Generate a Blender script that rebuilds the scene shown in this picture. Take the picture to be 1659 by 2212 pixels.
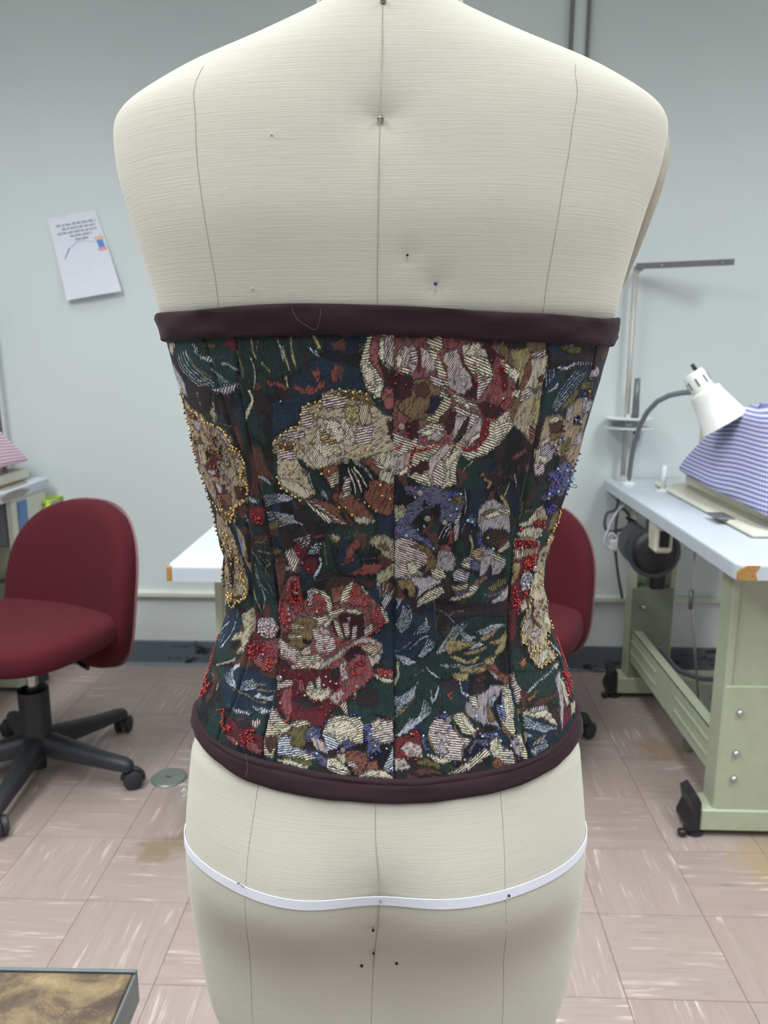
import bpy, bmesh, math, random
import numpy as np
from mathutils import Vector, Matrix, Euler
R = math.radians
for o in list(bpy.data.objects): bpy.data.objects.remove(o, do_unlink=True)
S = bpy.context.scene
COL = S.collection

# ------------------------------------------------------------------ camera
CAM_H, PITCH, YAW, FPX = 1.216, R(11.5), R(2.1), 1660.0
cam = bpy.data.cameras.new('camera'); camo = bpy.data.objects.new('camera', cam); COL.objects.link(camo)
cam.sensor_fit = 'VERTICAL'; cam.sensor_height = 36.0; cam.sensor_width = 27.0
cam.lens = FPX / 2212 * 36.0
cam.clip_start = 0.02
camo.location = (0, 0, CAM_H); camo.rotation_euler = (math.pi/2 - PITCH, 0, YAW)
cam.dof.use_dof = True; cam.dof.focus_distance = 0.50; cam.dof.aperture_fstop = cam.lens / 1000 / 0.0018
S.camera = camo

# ------------------------------------------------------------------ world, exposure
w = bpy.data.worlds.new('world'); S.world = w; w.use_nodes = True
w.node_tree.nodes['Background'].inputs[0].default_value = (.8, .87, .9, 1)
w.node_tree.nodes['Background'].inputs[1].default_value = .25
S.view_settings.view_transform = 'Standard'; S.view_settings.look = 'None'
S.view_settings.gamma = 1.0; S.view_settings.use_curve_mapping = False
S.view_settings.exposure = 0.06

# ------------------------------------------------------------------ ceiling lamps (recessed fluorescent troffers)
ROOM = dict(x0=-2.7, x1=2.7, y0=-2.6, y1=2.87, h=2.75)
LAMPS = [(x_, y_) for y_ in (1.75, .65, -.70) for x_ in (-1.35, .05, 1.45)]
LAMP_W, LAMP_SPREAD, LAMP_COL = [5, 6, 4, 38, 2, 34, 15, 10, 15], [R(85)]*3+[R(155)]*3+[R(125)]*3, (.95, .992, 1.0)
lamp_lights = []
for i, (lx, ly) in enumerate(LAMPS):
    L = bpy.data.lights.new('ceiling_lamp_light', 'AREA'); L.shape = 'RECTANGLE'; L.size = .54; L.size_y = 1.14
    L.energy = LAMP_W[i]; L.spread = LAMP_SPREAD[i]; L.color = LAMP_COL
    lo = bpy.data.objects.new('ceiling_lamp_light', L); COL.objects.link(lo); lamp_lights.append(lo)
    lo.location = (0, 0, -.028)

# ------------------------------------------------------------------ projection helpers (photo pixel -> point on a plane of the room)
def ray(px, py):
    x = (px-829.5)/FPX; y = -(py-1106)/FPX
    fy = math.cos(PITCH)+y*math.sin(PITCH); fz = -math.sin(PITCH)+y*math.cos(PITCH)
    return Vector((x*math.cos(YAW)-fy*math.sin(YAW), x*math.sin(YAW)+fy*math.cos(YAW), fz))
def atz(px, py, z): r = ray(px, py); return Vector((0, 0, CAM_H)) + r*((z-CAM_H)/r.z)
def aty(px, py, y): r = ray(px, py); return Vector((0, 0, CAM_H)) + r*(y/r.y)

# ------------------------------------------------------------------ object helpers
def tag(o, label=None, cat=None, group=None, kind=None):
    if label: o['label'] = label
    if cat: o['category'] = cat
    if group: o['group'] = group
    if kind: o['kind'] = kind
    return o
def empty(name, loc=(0, 0, 0), rz=0, label=None, cat=None, group=None):
    o = bpy.data.objects.new(name, None); COL.objects.link(o); o.location = loc; o.rotation_euler = (0, 0, rz)
    o.empty_display_size = .05
    return tag(o, label, cat, group)
def link(name, me, parent=None, mat=None, smooth=True):
    o = bpy.data.objects.new(name, me); COL.objects.link(o)
    if parent: o.parent = parent
    if mat:
        for m in (mat if isinstance(mat, (list, tuple)) else [mat]): me.materials.append(m)
    if smooth: me.polygons.foreach_set('use_smooth', [True]*len(me.polygons))
    return o
def copy_tree(o, parent=None):
    c = o.copy(); COL.objects.link(c); c.parent = parent
    for ch in list(o.children): copy_tree(ch, c)
    return c
def grid_faces(nr, nc, closed=False, flip=False):
    i = np.arange(nr-1)[:, None]; j = np.arange(nc if closed else nc-1)[None, :]
    a = i*nc+j; b = i*nc+(j+1) % nc; c = (i+1)*nc+(j+1) % nc; d = (i+1)*nc+j
    f = np.stack([a, b, c, d], -1).reshape(-1, 4)
    return f[:, ::-1] if flip else f
def np_mesh(name, V, Fq):
    me = bpy.data.meshes.new(name); V = np.ascontiguousarray(V, np.float32); Fq = np.ascontiguousarray(Fq, np.int32)
    me.vertices.add(len(V)); me.vertices.foreach_set('co', V.ravel())
    k = Fq.shape[1]
    me.loops.add(Fq.size); me.loops.foreach_set('vertex_index', Fq.ravel())
    me.polygons.add(len(Fq)); me.polygons.foreach_set('loop_start', np.arange(0, Fq.size, k, dtype=np.int32))
    try: me.polygons.foreach_set('loop_total', np.full(len(Fq), k, np.int32))
    except Exception: pass
    me.update(calc_edges=True); me.validate()
    return me
class MB:
    def __init__(s): s.v = []; s.f = []; s.m = []
    def add(s, V, Fc, mi=0):
        b = len(s.v); s.v += [tuple(p) for p in V]; s.f += [tuple(b+i for i in q) for q in Fc]; s.m += [mi]*len(Fc); return s
    def box(s, c, d, bev=0.0, rot=None, mi=0, seg=1):
        bm = bmesh.new(); bmesh.ops.create_cube(bm, size=1.0)
        for v in bm.verts: v.co = Vector((v.co.x*d[0], v.co.y*d[1], v.co.z*d[2]))
        if bev > 0: bmesh.ops.bevel(bm, geom=bm.edges[:], offset=bev, segments=seg, affect='EDGES', profile=.5)
        M = Matrix.Translation(Vector(c)) @ (rot.to_4x4() if rot is not None else Matrix.Identity(4))
        bm.verts.index_update()
        s.add([M @ v.co for v in bm.verts], [[v.index for v in f.verts] for f in bm.faces], mi); bm.free(); return s
    def tube(s, pts, r, n=10, caps=True, mi=0, closed=False):
        pts = [Vector(p) for p in pts]; N = len(pts); rr = r if isinstance(r, (list, tuple)) else [r]*N
        prev = None; rings = []
        for i in range(N):
            t = (pts[(i+1) % N]-pts[i-1]) if closed else (pts[min(i+1, N-1)]-pts[max(i-1, 0)])
            t.normalize()
            if prev is None:
                a = Vector((0, 0, 1)) if abs(t.z) < .9 else Vector((1, 0, 0)); u = t.cross(a).normalized()
            else: u = (prev - t*prev.dot(t)).normalized()
            prev = u; v = t.cross(u)
            rings.append([pts[i]+(u*math.cos(2*math.pi*k/n)+v*math.sin(2*math.pi*k/n))*rr[i] for k in range(n)])
        V = [p for q in rings for p in q]; Fc = []
        for i in range(N if closed else N-1):
            for k in range(n): Fc.append((i*n+k, i*n+(k+1) % n, ((i+1) % N)*n+(k+1) % n, ((i+1) % N)*n+k))
        if caps and not closed: Fc.append(tuple(reversed(range(n)))); Fc.append(tuple((N-1)*n+k for k in range(n)))
        return s.add(V, Fc, mi)
    def lathe(s, prof, c=(0, 0, 0), n=24, rot=None, mi=0, caps=True):
        M = Matrix.Translation(Vector(c)) @ (rot.to_4x4() if rot is not None else Matrix.Identity(4))
        V = []; Fc = []
        for (r, z) in prof:
            for k in range(n): V.append(M @ Vector((r*math.cos(2*math.pi*k/n), r*math.sin(2*math.pi*k/n), z)))
        for i in range(len(prof)-1):
            for k in range(n): Fc.append((i*n+k, i*n+(k+1) % n, (i+1)*n+(k+1) % n, (i+1)*n+k))
        if caps: Fc.append(tuple(reversed(range(n)))); Fc.append(tuple((len(prof)-1)*n+k for k in range(n)))
        return s.add(V, Fc, mi)
    def rings(s, rings, caps=True, mi=0):
        n = len(rings[0]); V = [p for q in rings for p in q]; Fc = []
        for i in range(len(rings)-1):
            for k in range(n): Fc.append((i*n+k, i*n+(k+1) % n, (i+1)*n+(k+1) % n, (i+1)*n+k))
        if caps: Fc.append(tuple(reversed(range(n)))); Fc.append(tuple((len(rings)-1)*n+k for k in range(n)))
        return s.add(V, Fc, mi)
    def prism(s, poly, ext, mi=0):
        poly = [Vector(p) for p in poly]; e = Vector(ext); n = len(poly)
        V = poly+[p+e for p in poly]
        Fc = [tuple(reversed(range(n))), tuple(range(n, 2*n))]+[(k, (k+1) % n, n+(k+1) % n, n+k) for k in range(n)]
        return s.add(V, Fc, mi)
    def mesh(s, name):
        me = bpy.data.meshes.new(name); me.from_pydata(s.v, [], s.f); me.polygons.foreach_set('material_index', s.m)
        bm = bmesh.new(); bm.from_mesh(me); bmesh.ops.recalc_face_normals(bm, faces=bm.faces[:]); bm.to_mesh(me); bm.free(); return me
    def build(s, name, mat, parent=None, smooth=False, loc=None, auto=None):
        o = link(name, s.mesh(name), parent, mat, smooth)
        if loc is not None: o.location = loc
        if auto: 
            bm = bmesh.new(); bm.from_mesh(o.data)
            for e in bm.edges:
                if len(e.link_faces) == 2 and e.calc_face_angle(0) > R(auto): e.smooth = False
            for f in bm.faces: f.smooth = True
            bm.to_mesh(o.data); bm.free()
        return o

# ------------------------------------------------------------------ material helpers
def lin(c):
    c = [x/255 for x in c[:3]]
    return tuple(x/12.92 if x <= .04045 else ((x+.055)/1.055)**2.4 for x in c)
class NT:
    def __init__(s, name):
        s.m = bpy.data.materials.new(name); s.m.use_nodes = True; s.t = s.m.node_tree
        s.b = s.t.nodes['Principled BSDF']
    def n(s, typ, **kw):
        o = s.t.nodes.new(typ)
        for k, v in kw.items():
            if k == 'ins':
                for a, b in v.items():
                    if hasattr(b, 'is_output') or isinstance(b, bpy.types.NodeSocket): s.t.links.new(b, o.inputs[a])
                    else: o.inputs[a].default_value = b
            else: setattr(o, k, v)
        return o
    def math(s, op, a, b=0.0, clamp=False):
        o = s.n('ShaderNodeMath', operation=op, use_clamp=clamp, ins={0: a, 1: b}); return o.outputs[0]
    def mix(s, f, a, b, blend='MIX'):
        o = s.n('ShaderNodeMix', data_type='RGBA', blend_type=blend)
        for i, v in ((0, f), (6, a), (7, b)):
            if isinstance(v, bpy.types.NodeSocket): s.t.links.new(v, o.inputs[i])
            else: o.inputs[i].default_value = v if i == 0 else (*v[:3], 1)
        return o.outputs[2]
    def noise(s, vec, scale, detail=3, rough=.55, dist=0.0):
        o = s.n('ShaderNodeTexNoise', ins={'Scale': scale, 'Detail': detail, 'Roughness': rough, 'Distortion': dist})
        if vec is not None: s.t.links.new(vec, o.inputs['Vector'])
        return o.outputs[0]
    def ramp(s, f, stops):
        o = s.n('ShaderNodeValToRGB'); s.t.links.new(f, o.inputs[0]); e = o.color_ramp.elements
        while len(e) < len(stops): e.new(.5)
        for q, (p, c) in zip(e, stops): q.position = p; q.color = (*c[:3], 1) if len(c) >= 3 else (c[0],)*3+(1,)
        return o.outputs[0]
    def vmap(s, vec, scale=(1, 1, 1), rot=(0, 0, 0), loc=(0, 0, 0)):
        o = s.n('ShaderNodeMapping'); o.inputs['Scale'].default_value = scale; o.inputs['Rotation'].default_value = rot; o.inputs['Location'].default_value = loc
        s.t.links.new(vec, o.inputs[0]); return o.outputs[0]
    def coord(s, which='Object'): return s.n('ShaderNodeTexCoord').outputs[which]
    def pos(s): return s.n('ShaderNodeNewGeometry').outputs['Position']
    def set(s, **kw):
        for k, v in kw.items():
            i = s.b.inputs[k.replace('_', ' ')]
            if isinstance(v, bpy.types.NodeSocket): s.t.links.new(v, i)
            else: i.default_value = v if not isinstance(v, (tuple, list)) else (*v[:3], 1)
        return s
    def bump(s, h, dist=.001, strength=1.0):
        o = s.n('ShaderNodeBump', ins={'Strength': strength, 'Distance': dist, 'Height': h}); s.t.links.new(o.outputs[0], s.b.inputs['Normal']); return s
def plain(name, col, rough=.5, metal=0.0, var=.06, scale=40, bump=0.0, coat=0.0, spec=.5, dark=None):
    t = NT(name); c = lin(col); v = t.noise(t.coord(), scale, 4)
    c0 = lin(dark) if dark else tuple(x*(1-var) for x in c); c1 = tuple(min(1, x*(1+var)) for x in c)
    t.set(Base_Color=t.ramp(v, [(.3, c0), (.7, c1)]), Roughness=rough, Metallic=metal)
    t.b.inputs['Coat Weight'].default_value = coat; t.b.inputs['Specular IOR Level'].default_value = spec
    if bump: t.bump(t.noise(t.coord(), scale*4, 3), bump)
    return t.m
M = {}
# ------------------------------------------------------------------ materials of the room
def wall_mat():
    t = NT('painted_wall'); p = t.pos()
    a = t.noise(p, 1.3, 3); b = t.noise(p, 90, 3)
    c = t.mix(a, lin((206, 212, 213)), lin((214, 220, 221)))
    spk = t.ramp(t.noise(p, 14, 2, .4), [(.0, (1, 1, 1)), (.77, (1, 1, 1)), (.80, (.86, .86, .86))])
    c = t.mix(.6, c, spk, 'MULTIPLY')
    t.set(Base_Color=c, Roughness=.62); t.bump(b, .0012, .35); return t.m
M['wall'] = wall_mat()
M['ceiling'] = plain('ceiling_tile', (176, 176, 172), .9, scale=200, var=.08)
def base_mat():
    t = NT('vinyl_baseboard'); p = t.pos()
    n = t.noise(t.vmap(p, (9, 1, 22)), 1.0, 5, .7)
    band = t.noise(t.vmap(p, (1.1, 1, 1)), 2.0, 2)
    sc = t.math('MULTIPLY', t.ramp(n, [(.55, (0, 0, 0)), (.61, (1, 1, 1))]), t.ramp(band, [(.38, (0, 0, 0)), (.46, (1, 1, 1))]))
    c = t.mix(t.noise(p, 6, 3), lin((84, 92, 101)), lin((104, 112, 120)))
    t.set(Base_Color=t.mix(sc, c, lin((30, 32, 36))), Roughness=.5); return t.m
M['baseboard'] = base_mat()
M['rail'] = plain('cream_rail_paint', (206, 208, 198), .45, scale=30, var=.05)
M['grout'] = plain('floor_joint', (72, 60, 56), .9)
def tile_mat():
    t = NT('marbled_vinyl_tile'); oi = t.n('ShaderNodeObjectInfo'); rnd = oi.outputs['Random']
    off = t.n('ShaderNodeCombineXYZ', ins={0: t.math('MULTIPLY', rnd, 37.0), 1: t.math('MULTIPLY', rnd, 91.0), 2: 0.0})
    ad = t.n('ShaderNodeVectorMath', operation='ADD', ins={0: t.coord(), 1: off.outputs[0]}).outputs[0]
    wide = t.noise(t.vmap(ad, (3, 40, 1)), 1.0, 4, .6, .5)
    st = t.noise(t.vmap(ad, (5.5, 90, 1)), 1.0, 3, .6, .7)
    st2 = t.noise(t.vmap(ad, (6, 85, 1), loc=(5, 9, 0)), 1.0, 3, .6, .6)
    gate = t.noise(ad, 9.0, 2)
    c = t.mix(wide, lin((136, 118, 113)), lin((164, 147, 142)))
    c = t.mix(t.math('MULTIPLY', rnd, .45), c, lin((160, 146, 142)))
    s1 = t.math('MULTIPLY', t.ramp(st, [(.57, (0, 0, 0)), (.70, (.65, .65, .65))]), t.ramp(gate, [(.42, (.12, .12, .12)), (.62, (1, 1, 1))]))
    c = t.mix(s1, c, lin((228, 220, 210)))
    s2 = t.ramp(st2, [(.62, (0, 0, 0)), (.74, (.6, .6, .6))])
    c = t.mix(s2, c, lin((112, 94, 88)))
    p = t.pos()
    grime = t.noise(p, 2.2, 4, .6)
    c = t.mix(t.ramp(grime, [(.50, (0, 0, 0)), (.72, (.5, .5, .5))]), c, lin((148, 132, 124)))
    for (sx, sy, sr, sc) in ((-.63, 1.70, .075, (118, 96, 52)), (-.56, 1.76, .055, (110, 92, 56)), (.93, 1.70, .16, (158, 134, 88)), (.80, 2.25, .10, (140, 112, 80))):
        d = t.n('ShaderNodeVectorMath', operation='DISTANCE', ins={0: p, 1: (sx, sy, .003)}).outputs['Value']
        d = t.math('ADD', d, t.math('MULTIPLY', t.math('SUBTRACT', t.noise(p, 26, 3), .5), sr*1.6))
        f = t.ramp(t.math('DIVIDE', d, sr), [(.45, (.55, .55, .55)), (.95, (0, 0, 0))])
        c = t.mix(f, c, lin(sc))
    t.set(Base_Color=c, Roughness=t.ramp(grime, [(.3, (.36, .36, .36)), (.7, (.55, .55, .55))]))
    t.bump(st, .0006, .3); return t.m
M['tile'] = tile_mat()

# ------------------------------------------------------------------ room shell
X0, X1, Y0, Y1, HH = ROOM['x0'], ROOM['x1'], ROOM['y0'], ROOM['y1'], ROOM['h']
T = .08
def struct(name, mb, mat, parent=None, **k):
    o = mb.build(name, mat, parent, **k)
    if not parent: o['kind'] = 'structure'
    return o
struct('wall_back', MB().box(((X0+X1)/2, Y1+T/2, HH/2), (X1-X0+2*T, T, HH)), M['wall'])
struct('wall_front', MB().box(((X0+X1)/2, Y0-T/2, HH/2), (X1-X0+2*T, T, HH)), M['wall'])
struct('wall_left', MB().box((X0-T/2, (Y0+Y1)/2, HH/2), (T, Y1-Y0, HH)), M['wall'])
struct('wall_right', MB().box((X1+T/2, (Y0+Y1)/2, HH/2), (T, Y1-Y0, HH)), M['wall'])
struct('ceiling', MB().box(((X0+X1)/2, (Y0+Y1)/2, HH+T/2), (X1-X0+2*T, Y1-Y0+2*T, T)), M['ceiling'])
floor = struct('floor', MB().box(((X0+X1)/2, (Y0+Y1)/2, -T/2-.003), (X1-X0+2*T, Y1-Y0+2*T, T)), M['grout'])
# vinyl tiles, each one an object where the photograph shows them
TS = .231; G = .0011
tm = MB().box((0, 0, -.0015), (TS-G, TS-G, .003), .0004).mesh('tile'); tm.materials.append(M['tile'])
rest = MB()
random.seed(4)
for i in range(-12, 15):
    for j in range(-18, 7):
        cx = -.502+TS*(i+.5); cy = 1.283+TS*(j+.5)
        a0, a1, b0, b1 = max(cx-TS/2, X0), min(cx+TS/2, X1), max(cy-TS/2, Y0), min(cy+TS/2, Y1)
        if a1-a0 < .01 or b1-b0 < .01: continue
        full = a1-a0 > TS-.002 and b1-b0 > TS-.002
        if full and cy > .95 and -1.75 < cx < 1.7:
            o = bpy.data.objects.new('tile', tm); COL.objects.link(o); o.parent = floor; o.location = (cx, cy, 0)
            o.rotation_euler.z = (math.pi/2)*((i+j) % 2) + math.pi*random.randint(0, 1)
        elif cy > .95 and -1.75 < cx < 1.7:
            MB().box(((a0+a1)/2-cx, (b0+b1)/2-cy, -.0015), (a1-a0-G, b1-b0-G, .003), .0004).build('tile', M['tile'], floor, loc=(cx, cy, 0))
        else: rest.box(((a0+a1)/2, (b0+b1)/2, -.0015), (a1-a0-G, b1-b0-G, .003))
tag(rest.build('tile_field', M['tile'], floor), kind='stuff')
def cove(x0, x1):   # vinyl cove base: flat board with a small toe
    m = MB(); pr = [(Y1, 0), (Y1-.018, 0), (Y1-.008, .012), (Y1-.006, .098), (Y1-.003, .103), (Y1, .103)]
    return m.prism([(x0, y, z) for y, z in pr], (x1-x0, 0, 0))
bb = struct('baseboard_back', cove(X0, X1), M['baseboard'])
# painted surface raceway along the wall, in lengths with couplings
tr = MB()
pr = [(Y1, .284), (Y1-.018, .286), (Y1-.022, .291), (Y1-.022, .305), (Y1-.018, .310), (Y1, .312)]
tr.prism([(X0, y, z) for y, z in pr], (X1-X0, 0, 0))
trim = struct('trim_1', tr, M['rail'])
for x in (-2.3, .05, 2.1):
    MB().box((x, Y1-.013, .298), (.05, .026, .034), .003).build('coupling', M['rail'], trim)
vt = struct('trim_2', MB().box((.549, Y1-.006, 1.75), (.062, .012, 1.99), .002), M['wall'])
for x in (.522, .576): MB().box((x, Y1-.012, 1.75), (.011, .024, 1.99), .003).build('edge_strip', plain('grey_metal_strip', (118, 118, 116), .5), vt)
# lamps in the ceiling
M['lamp_frame'] = plain('white_enamel', (225, 225, 220), .4)
def emit(name, col, e):
    t = NT(name); t.set(Base_Color=lin(col), Emission_Color=lin(col), Emission_Strength=e); return t.m
M['diffuser'] = emit('lamp_diffuser', (235, 245, 242), 1.6)
for i, (lx, ly) in enumerate(LAMPS):
    t = empty('ceiling_lamp', (lx, ly, HH), 0, 'white recessed fluorescent ceiling lamp, %s one in the row %s' % (['left', 'middle', 'right'][i % 3], ['near the back wall', 'over the dress form', 'behind the camera'][i//3]), 'lamp', 'recessed ceiling lamps')
    m = MB()
    for sx in (-1, 1): m.box((sx*.29, 0, -.012), (.03, 1.24, .024), .003)
    for sy in (-1, 1): m.box((0, sy*.605, -.012), (.61, .03, .024), .003)
    m.build('frame', M['lamp_frame'], t)
    MB().box((0, 0, -.008), (.55, 1.18, .008)).build('diffuser', M['diffuser'], t)
    lamp_lights[i].parent = t

# ------------------------------------------------------------------ notice on the wall
t = NT('white_paper'); t.set(Base_Color=t.mix(t.noise(t.coord(), 12, 3), lin((216, 219, 232)), lin((226, 229, 240))), Roughness=.8); M['paper'] = t.m
M['ink'] = plain('grey_print', (150, 149, 164), .9); M['inkblue'] = plain('dark_needle_print', (62, 62, 108), .9)
M['spool'] = plain('blue_print', (96, 148, 206), .9); M['pinkpr'] = plain('pink_print', (226, 168, 172), .9); M['peachpr'] = plain('peach_print', (232, 190, 166), .9); M['threadpr'] = plain('pale_thread_print', (176, 178, 196), .9)
P0, P1, P2, P3 = [Vector(aty(*q, Y1-.001)) for q in ((102, 472), (207, 454), (268, 630), (150, 650))]
notice = empty('notice_sheet', (P0+P1)/2, 0, 'white paper notice with a blue thread spool drawing taped to the wall', 'paper')
oo = (P0+P1)/2
def pp(u, v, lift=0.0):   # point on the sheet, which curls off the wall towards its lower end
    a = P0.lerp(P1, u); b = P3.lerp(P2, u); q = a.lerp(b, v)-oo
    q.y = -.002-.020*v**2-.004*math.sin(u*3.1)*v-lift; return q
n = 14; V = []; Fc = []
for s in (0, .0012):
    for i in range(n+1):
        for j in range(7): V.append(pp(j/6, i/n, s))
k = 7*(n+1)
for i in range(n):
    for j in range(6):
        a = i*7+j; Fc.append((a, a+1, a+8, a+7)); Fc.append((k+a+7, k+a+8, k+a+1, k+a))
edge = [j for j in range(7)]+[i*7+6 for i in range(1, n+1)]+[n*7+j for j in range(5, -1, -1)]+[i*7 for i in range(n-1, 0, -1)]
for a, b in zip(edge, edge[1:]+edge[:1]): Fc.append((a, b, k+b, k+a))
MB().add(V, Fc).build('sheet', M['paper'], notice, smooth=False)
def flat(name, polys, mat):
    m = MB()
    for P in polys:
        m.add([pp(u, v, .0020) for u, v in P]+[pp(u, v, .0013) for u, v in P], [tuple(range(len(P))), tuple(reversed(range(len(P), 2*len(P))))]+[(i, (i+1) % len(P), len(P)+(i+1) % len(P), len(P)+i) for i in range(len(P))])
    return m.build(name, mat, notice)
random.seed(11); words = []
for row, (u0, u1) in enumerate(((.15, .93), (.24, .90), (.13, .95), (.36, .78), (.44, .70))):
    v = .115+row*.047; u = u0
    while u < u1-.02:
        wl = min(random.uniform(.05, .13), u1-u); q = u
        while q < u+wl-.006:
            h = random.choice((.011, .011, .017, .019)); words.append([(q, v-h), (q+.009, v-h), (q+.009, v+.008), (q, v+.008)]); q += .0135
        words.append([(u, v-.002), (u+wl, v-.002), (u+wl, v+.004), (u, v+.004)])
        u += wl+.022
flat('printed_text', words, M['ink'])
flat('needle_drawing', [[(.135, .515), (.15, .51), (.285, .395), (.27, .39)]], M['inkblue'])
th = [(.28, .395), (.34, .37), (.45, .33), (.58, .325), (.70, .345), (.82, .365)]
flat('thread_drawing', [[a, (a[0]+.004, a[1]+.007), (b[0]+.004, b[1]+.007), b] for a, b in zip(th, th[1:])], M['threadpr'])
flat('spool_drawing', [[(.83, .345), (.95, .352), (.955, .445), (.835, .44)]], M['spool'])
flat('spool_top_drawing', [[(.79, .325), (.82, .30), (.88, .31), (.93, .29), (.985, .325), (.95, .35), (.82, .345)]], M['peachpr'])
flat('spool_base_drawing', [[(.835, .442), (.955, .447), (1.0, .455), (.965, .48), (.90, .478), (.86, .49), (.80, .468)]], M['pinkpr'])
M['tape'] = plain('clear_tape', (222, 226, 240), .25)
for u in (.30, .50, .74):
    flat('tape_strip', [[(u-.05, -.005), (u+.05, -.005), (u+.04, .03), (u, .045), (u-.04, .03)]], M['tape'])

# floor outlet cover
c = atz(365, 1680, .001)
t = empty('floor_outlet_cover', (c.x, c.y, 0), 0, 'round grey metal cover plate set into the tiled floor', 'cover plate')
M['plate'] = plain('worn_grey_metal', (128, 134, 128), .42, .55, var=.12)
MB().lathe([(.052, 0), (.052, .002), (.048, .0045), (.010, .005), (.009, .0035), (0.001, .0035)], n=40).build('plate', M['plate'], t, auto=30)
MB().box((0, 0, .0045), (.012, .003, .002)).build('slot', plain('dark_slot', (50, 52, 50), .6), t)
# ------------------------------------------------------------------ sewing tables
def lam():
    t = NT('white_laminate'); c = t.mix(t.noise(t.coord(), 9, 3), lin((184, 192, 201)), lin((196, 204, 213)))
    t.set(Base_Color=c, Roughness=.38); return t.m
M['laminate'] = lam()
M['wood'] = plain('chipboard_edge', (168, 124, 66), .75, scale=160, var=.25, bump=.0006)
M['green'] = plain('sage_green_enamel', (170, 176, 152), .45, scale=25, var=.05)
M['green_dark'] = plain('shaded_green_enamel', (122, 128, 112), .5, scale=25, var=.06)  # darker copy of the sage enamel; recess shade of the rear legs in colour
M['black'] = plain('black_plastic', (30, 30, 33), .45, var=.2)
M['bolt'] = plain('zinc_bolt', (180, 182, 186), .3, .9)
M['cream'] = plain('cream_machine_enamel', (214, 210, 196), .35)
TW, TL, TZ, TH = .53, 1.205, .768, .037
def make_table(loc, label, flip=False):
    t = empty('sewing_table', loc, 0, label, 'table', 'white topped sewing tables along the wall')
    fx = (lambda x: TW-x) if flip else (lambda x: x)
    bm = bmesh.new(); bmesh.ops.create_cube(bm, size=1)
    for v in bm.verts: v.co = Vector(((v.co.x+.5)*TW, (v.co.y+.5)*TL, TZ-TH/2+v.co.z*TH))
    e = [e for e in bm.edges if abs(e.verts[0].co.z-e.verts[1].co.z) > .01]
    bmesh.ops.bevel(bm, geom=e, offset=.022, segments=5, affect='EDGES', profile=.5)
    e = [e for e in bm.edges if e.verts[0].co.z > TZ-.001 and e.verts[1].co.z > TZ-.001]
    bmesh.ops.bevel(bm, geom=e, offset=.007, segments=3, affect='EDGES', profile=.5)
    me = bpy.data.meshes.new('tabletop'); bm.to_mesh(me); bm.free(); link('tabletop', me, t, M['laminate'], smooth=False)
    for yy, nm in ((.155, 'front'), (.975, 'rear')):
        lx0, lx1 = .072, .205
        m = MB()
        for a in (lx0, lx1): m.box((fx(a), yy+.035, .40), (.018, .07, .66), .002)
        m.box((fx((lx0+lx1)/2), yy+(.062 if nm == 'rear' else .012), .40), (lx1-lx0, .012, .66), .002)
        leg = m.build('leg', M['green'], t)
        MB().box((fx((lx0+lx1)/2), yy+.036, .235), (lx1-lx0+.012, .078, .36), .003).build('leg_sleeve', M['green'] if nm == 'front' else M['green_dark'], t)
        MB().box((fx(.25), yy+.035, TZ-TH-.013), (.40, .07, .026), .003).build('top_bracket', M['green'], t)
        # foot: bar with sloping black end caps and levelling pucks
        MB().box((fx(.265), yy+.035, .048), (.47, .085, .060), .004).build('foot', M['green'], t)
        for e_, s_ in ((.03, -1), (.50, 1)):
            pr = [(0, .018), (0, .098), (s_*-.003+s_*.010, .112), (s_*.026, .100), (s_*.018, .062), (s_*.030, .030), (s_*.030, .018)]
            MB().prism([(fx(e_+q[0]), yy-.010, q[1]) for q in pr], (0, .09, 0)).build('foot_cap', M['black'], t)
            g = MB().lathe([(.022, 0), (.026, .004), (.024, .014), (.008, .016), (.008, .03)], (fx(e_+s_*.006), yy+.015, 0), n=20)
            g.box((fx(e_+s_*.042), yy-.006, .013), (.022, .02, .016), .004)
            g.build('levelling_foot', M['black'], t, auto=40)
        for zz in (.165, .235, .345): MB().lathe([(.0085, 0), (.0085, .004), (.006, .007), (.001, .0075)], (fx(.105), yy-.006, zz), n=12, rot=Euler((R(90), 0, 0)).to_matrix()).build('bolt', M['bolt'], t, auto=30)
    # long stretcher panel with pressed ribs
    m = MB().box((fx(.075), .60, .1975), (.004, .86, .117), .0008).box((fx(.090), .60, .2545), (.034, .86, .003), .0008).box((fx(.090), .60, .1405), (.034, .86, .003), .0008)
    st = m.build('stretcher', M['green'], t)
    for yc in (.36, .84):
        for zc in (.176, .218):
            MB().box((fx(.0725), yc, zc), (.004, .30, .012), .0018).build('pressed_rib', M['green'], st)
    for yy in (.185, 1.01):
        for zz in (.165, .228): MB().lathe([(.010, 0), (.010, .003), (.0065, .004), (.0065, .009), (.001, .010)], (fx(.073), yy, zz), n=10, rot=Euler((0, R(-90 if not flip else 90), 0)).to_matrix()).build('bolt', M['bolt'], st, auto=30)
    return t
tR = make_table((.715, 1.655, 0), 'white topped sewing table on sage green legs at the right, beside the gooseneck lamp')
tC = make_table((-.535, 1.60, 0), 'white topped sewing table standing behind the corset, bare of any machine')
tL = make_table((-1.365-TW, 1.62, 0), 'white topped sewing table at the left edge with worn corner and drawer', flip=True)
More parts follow.
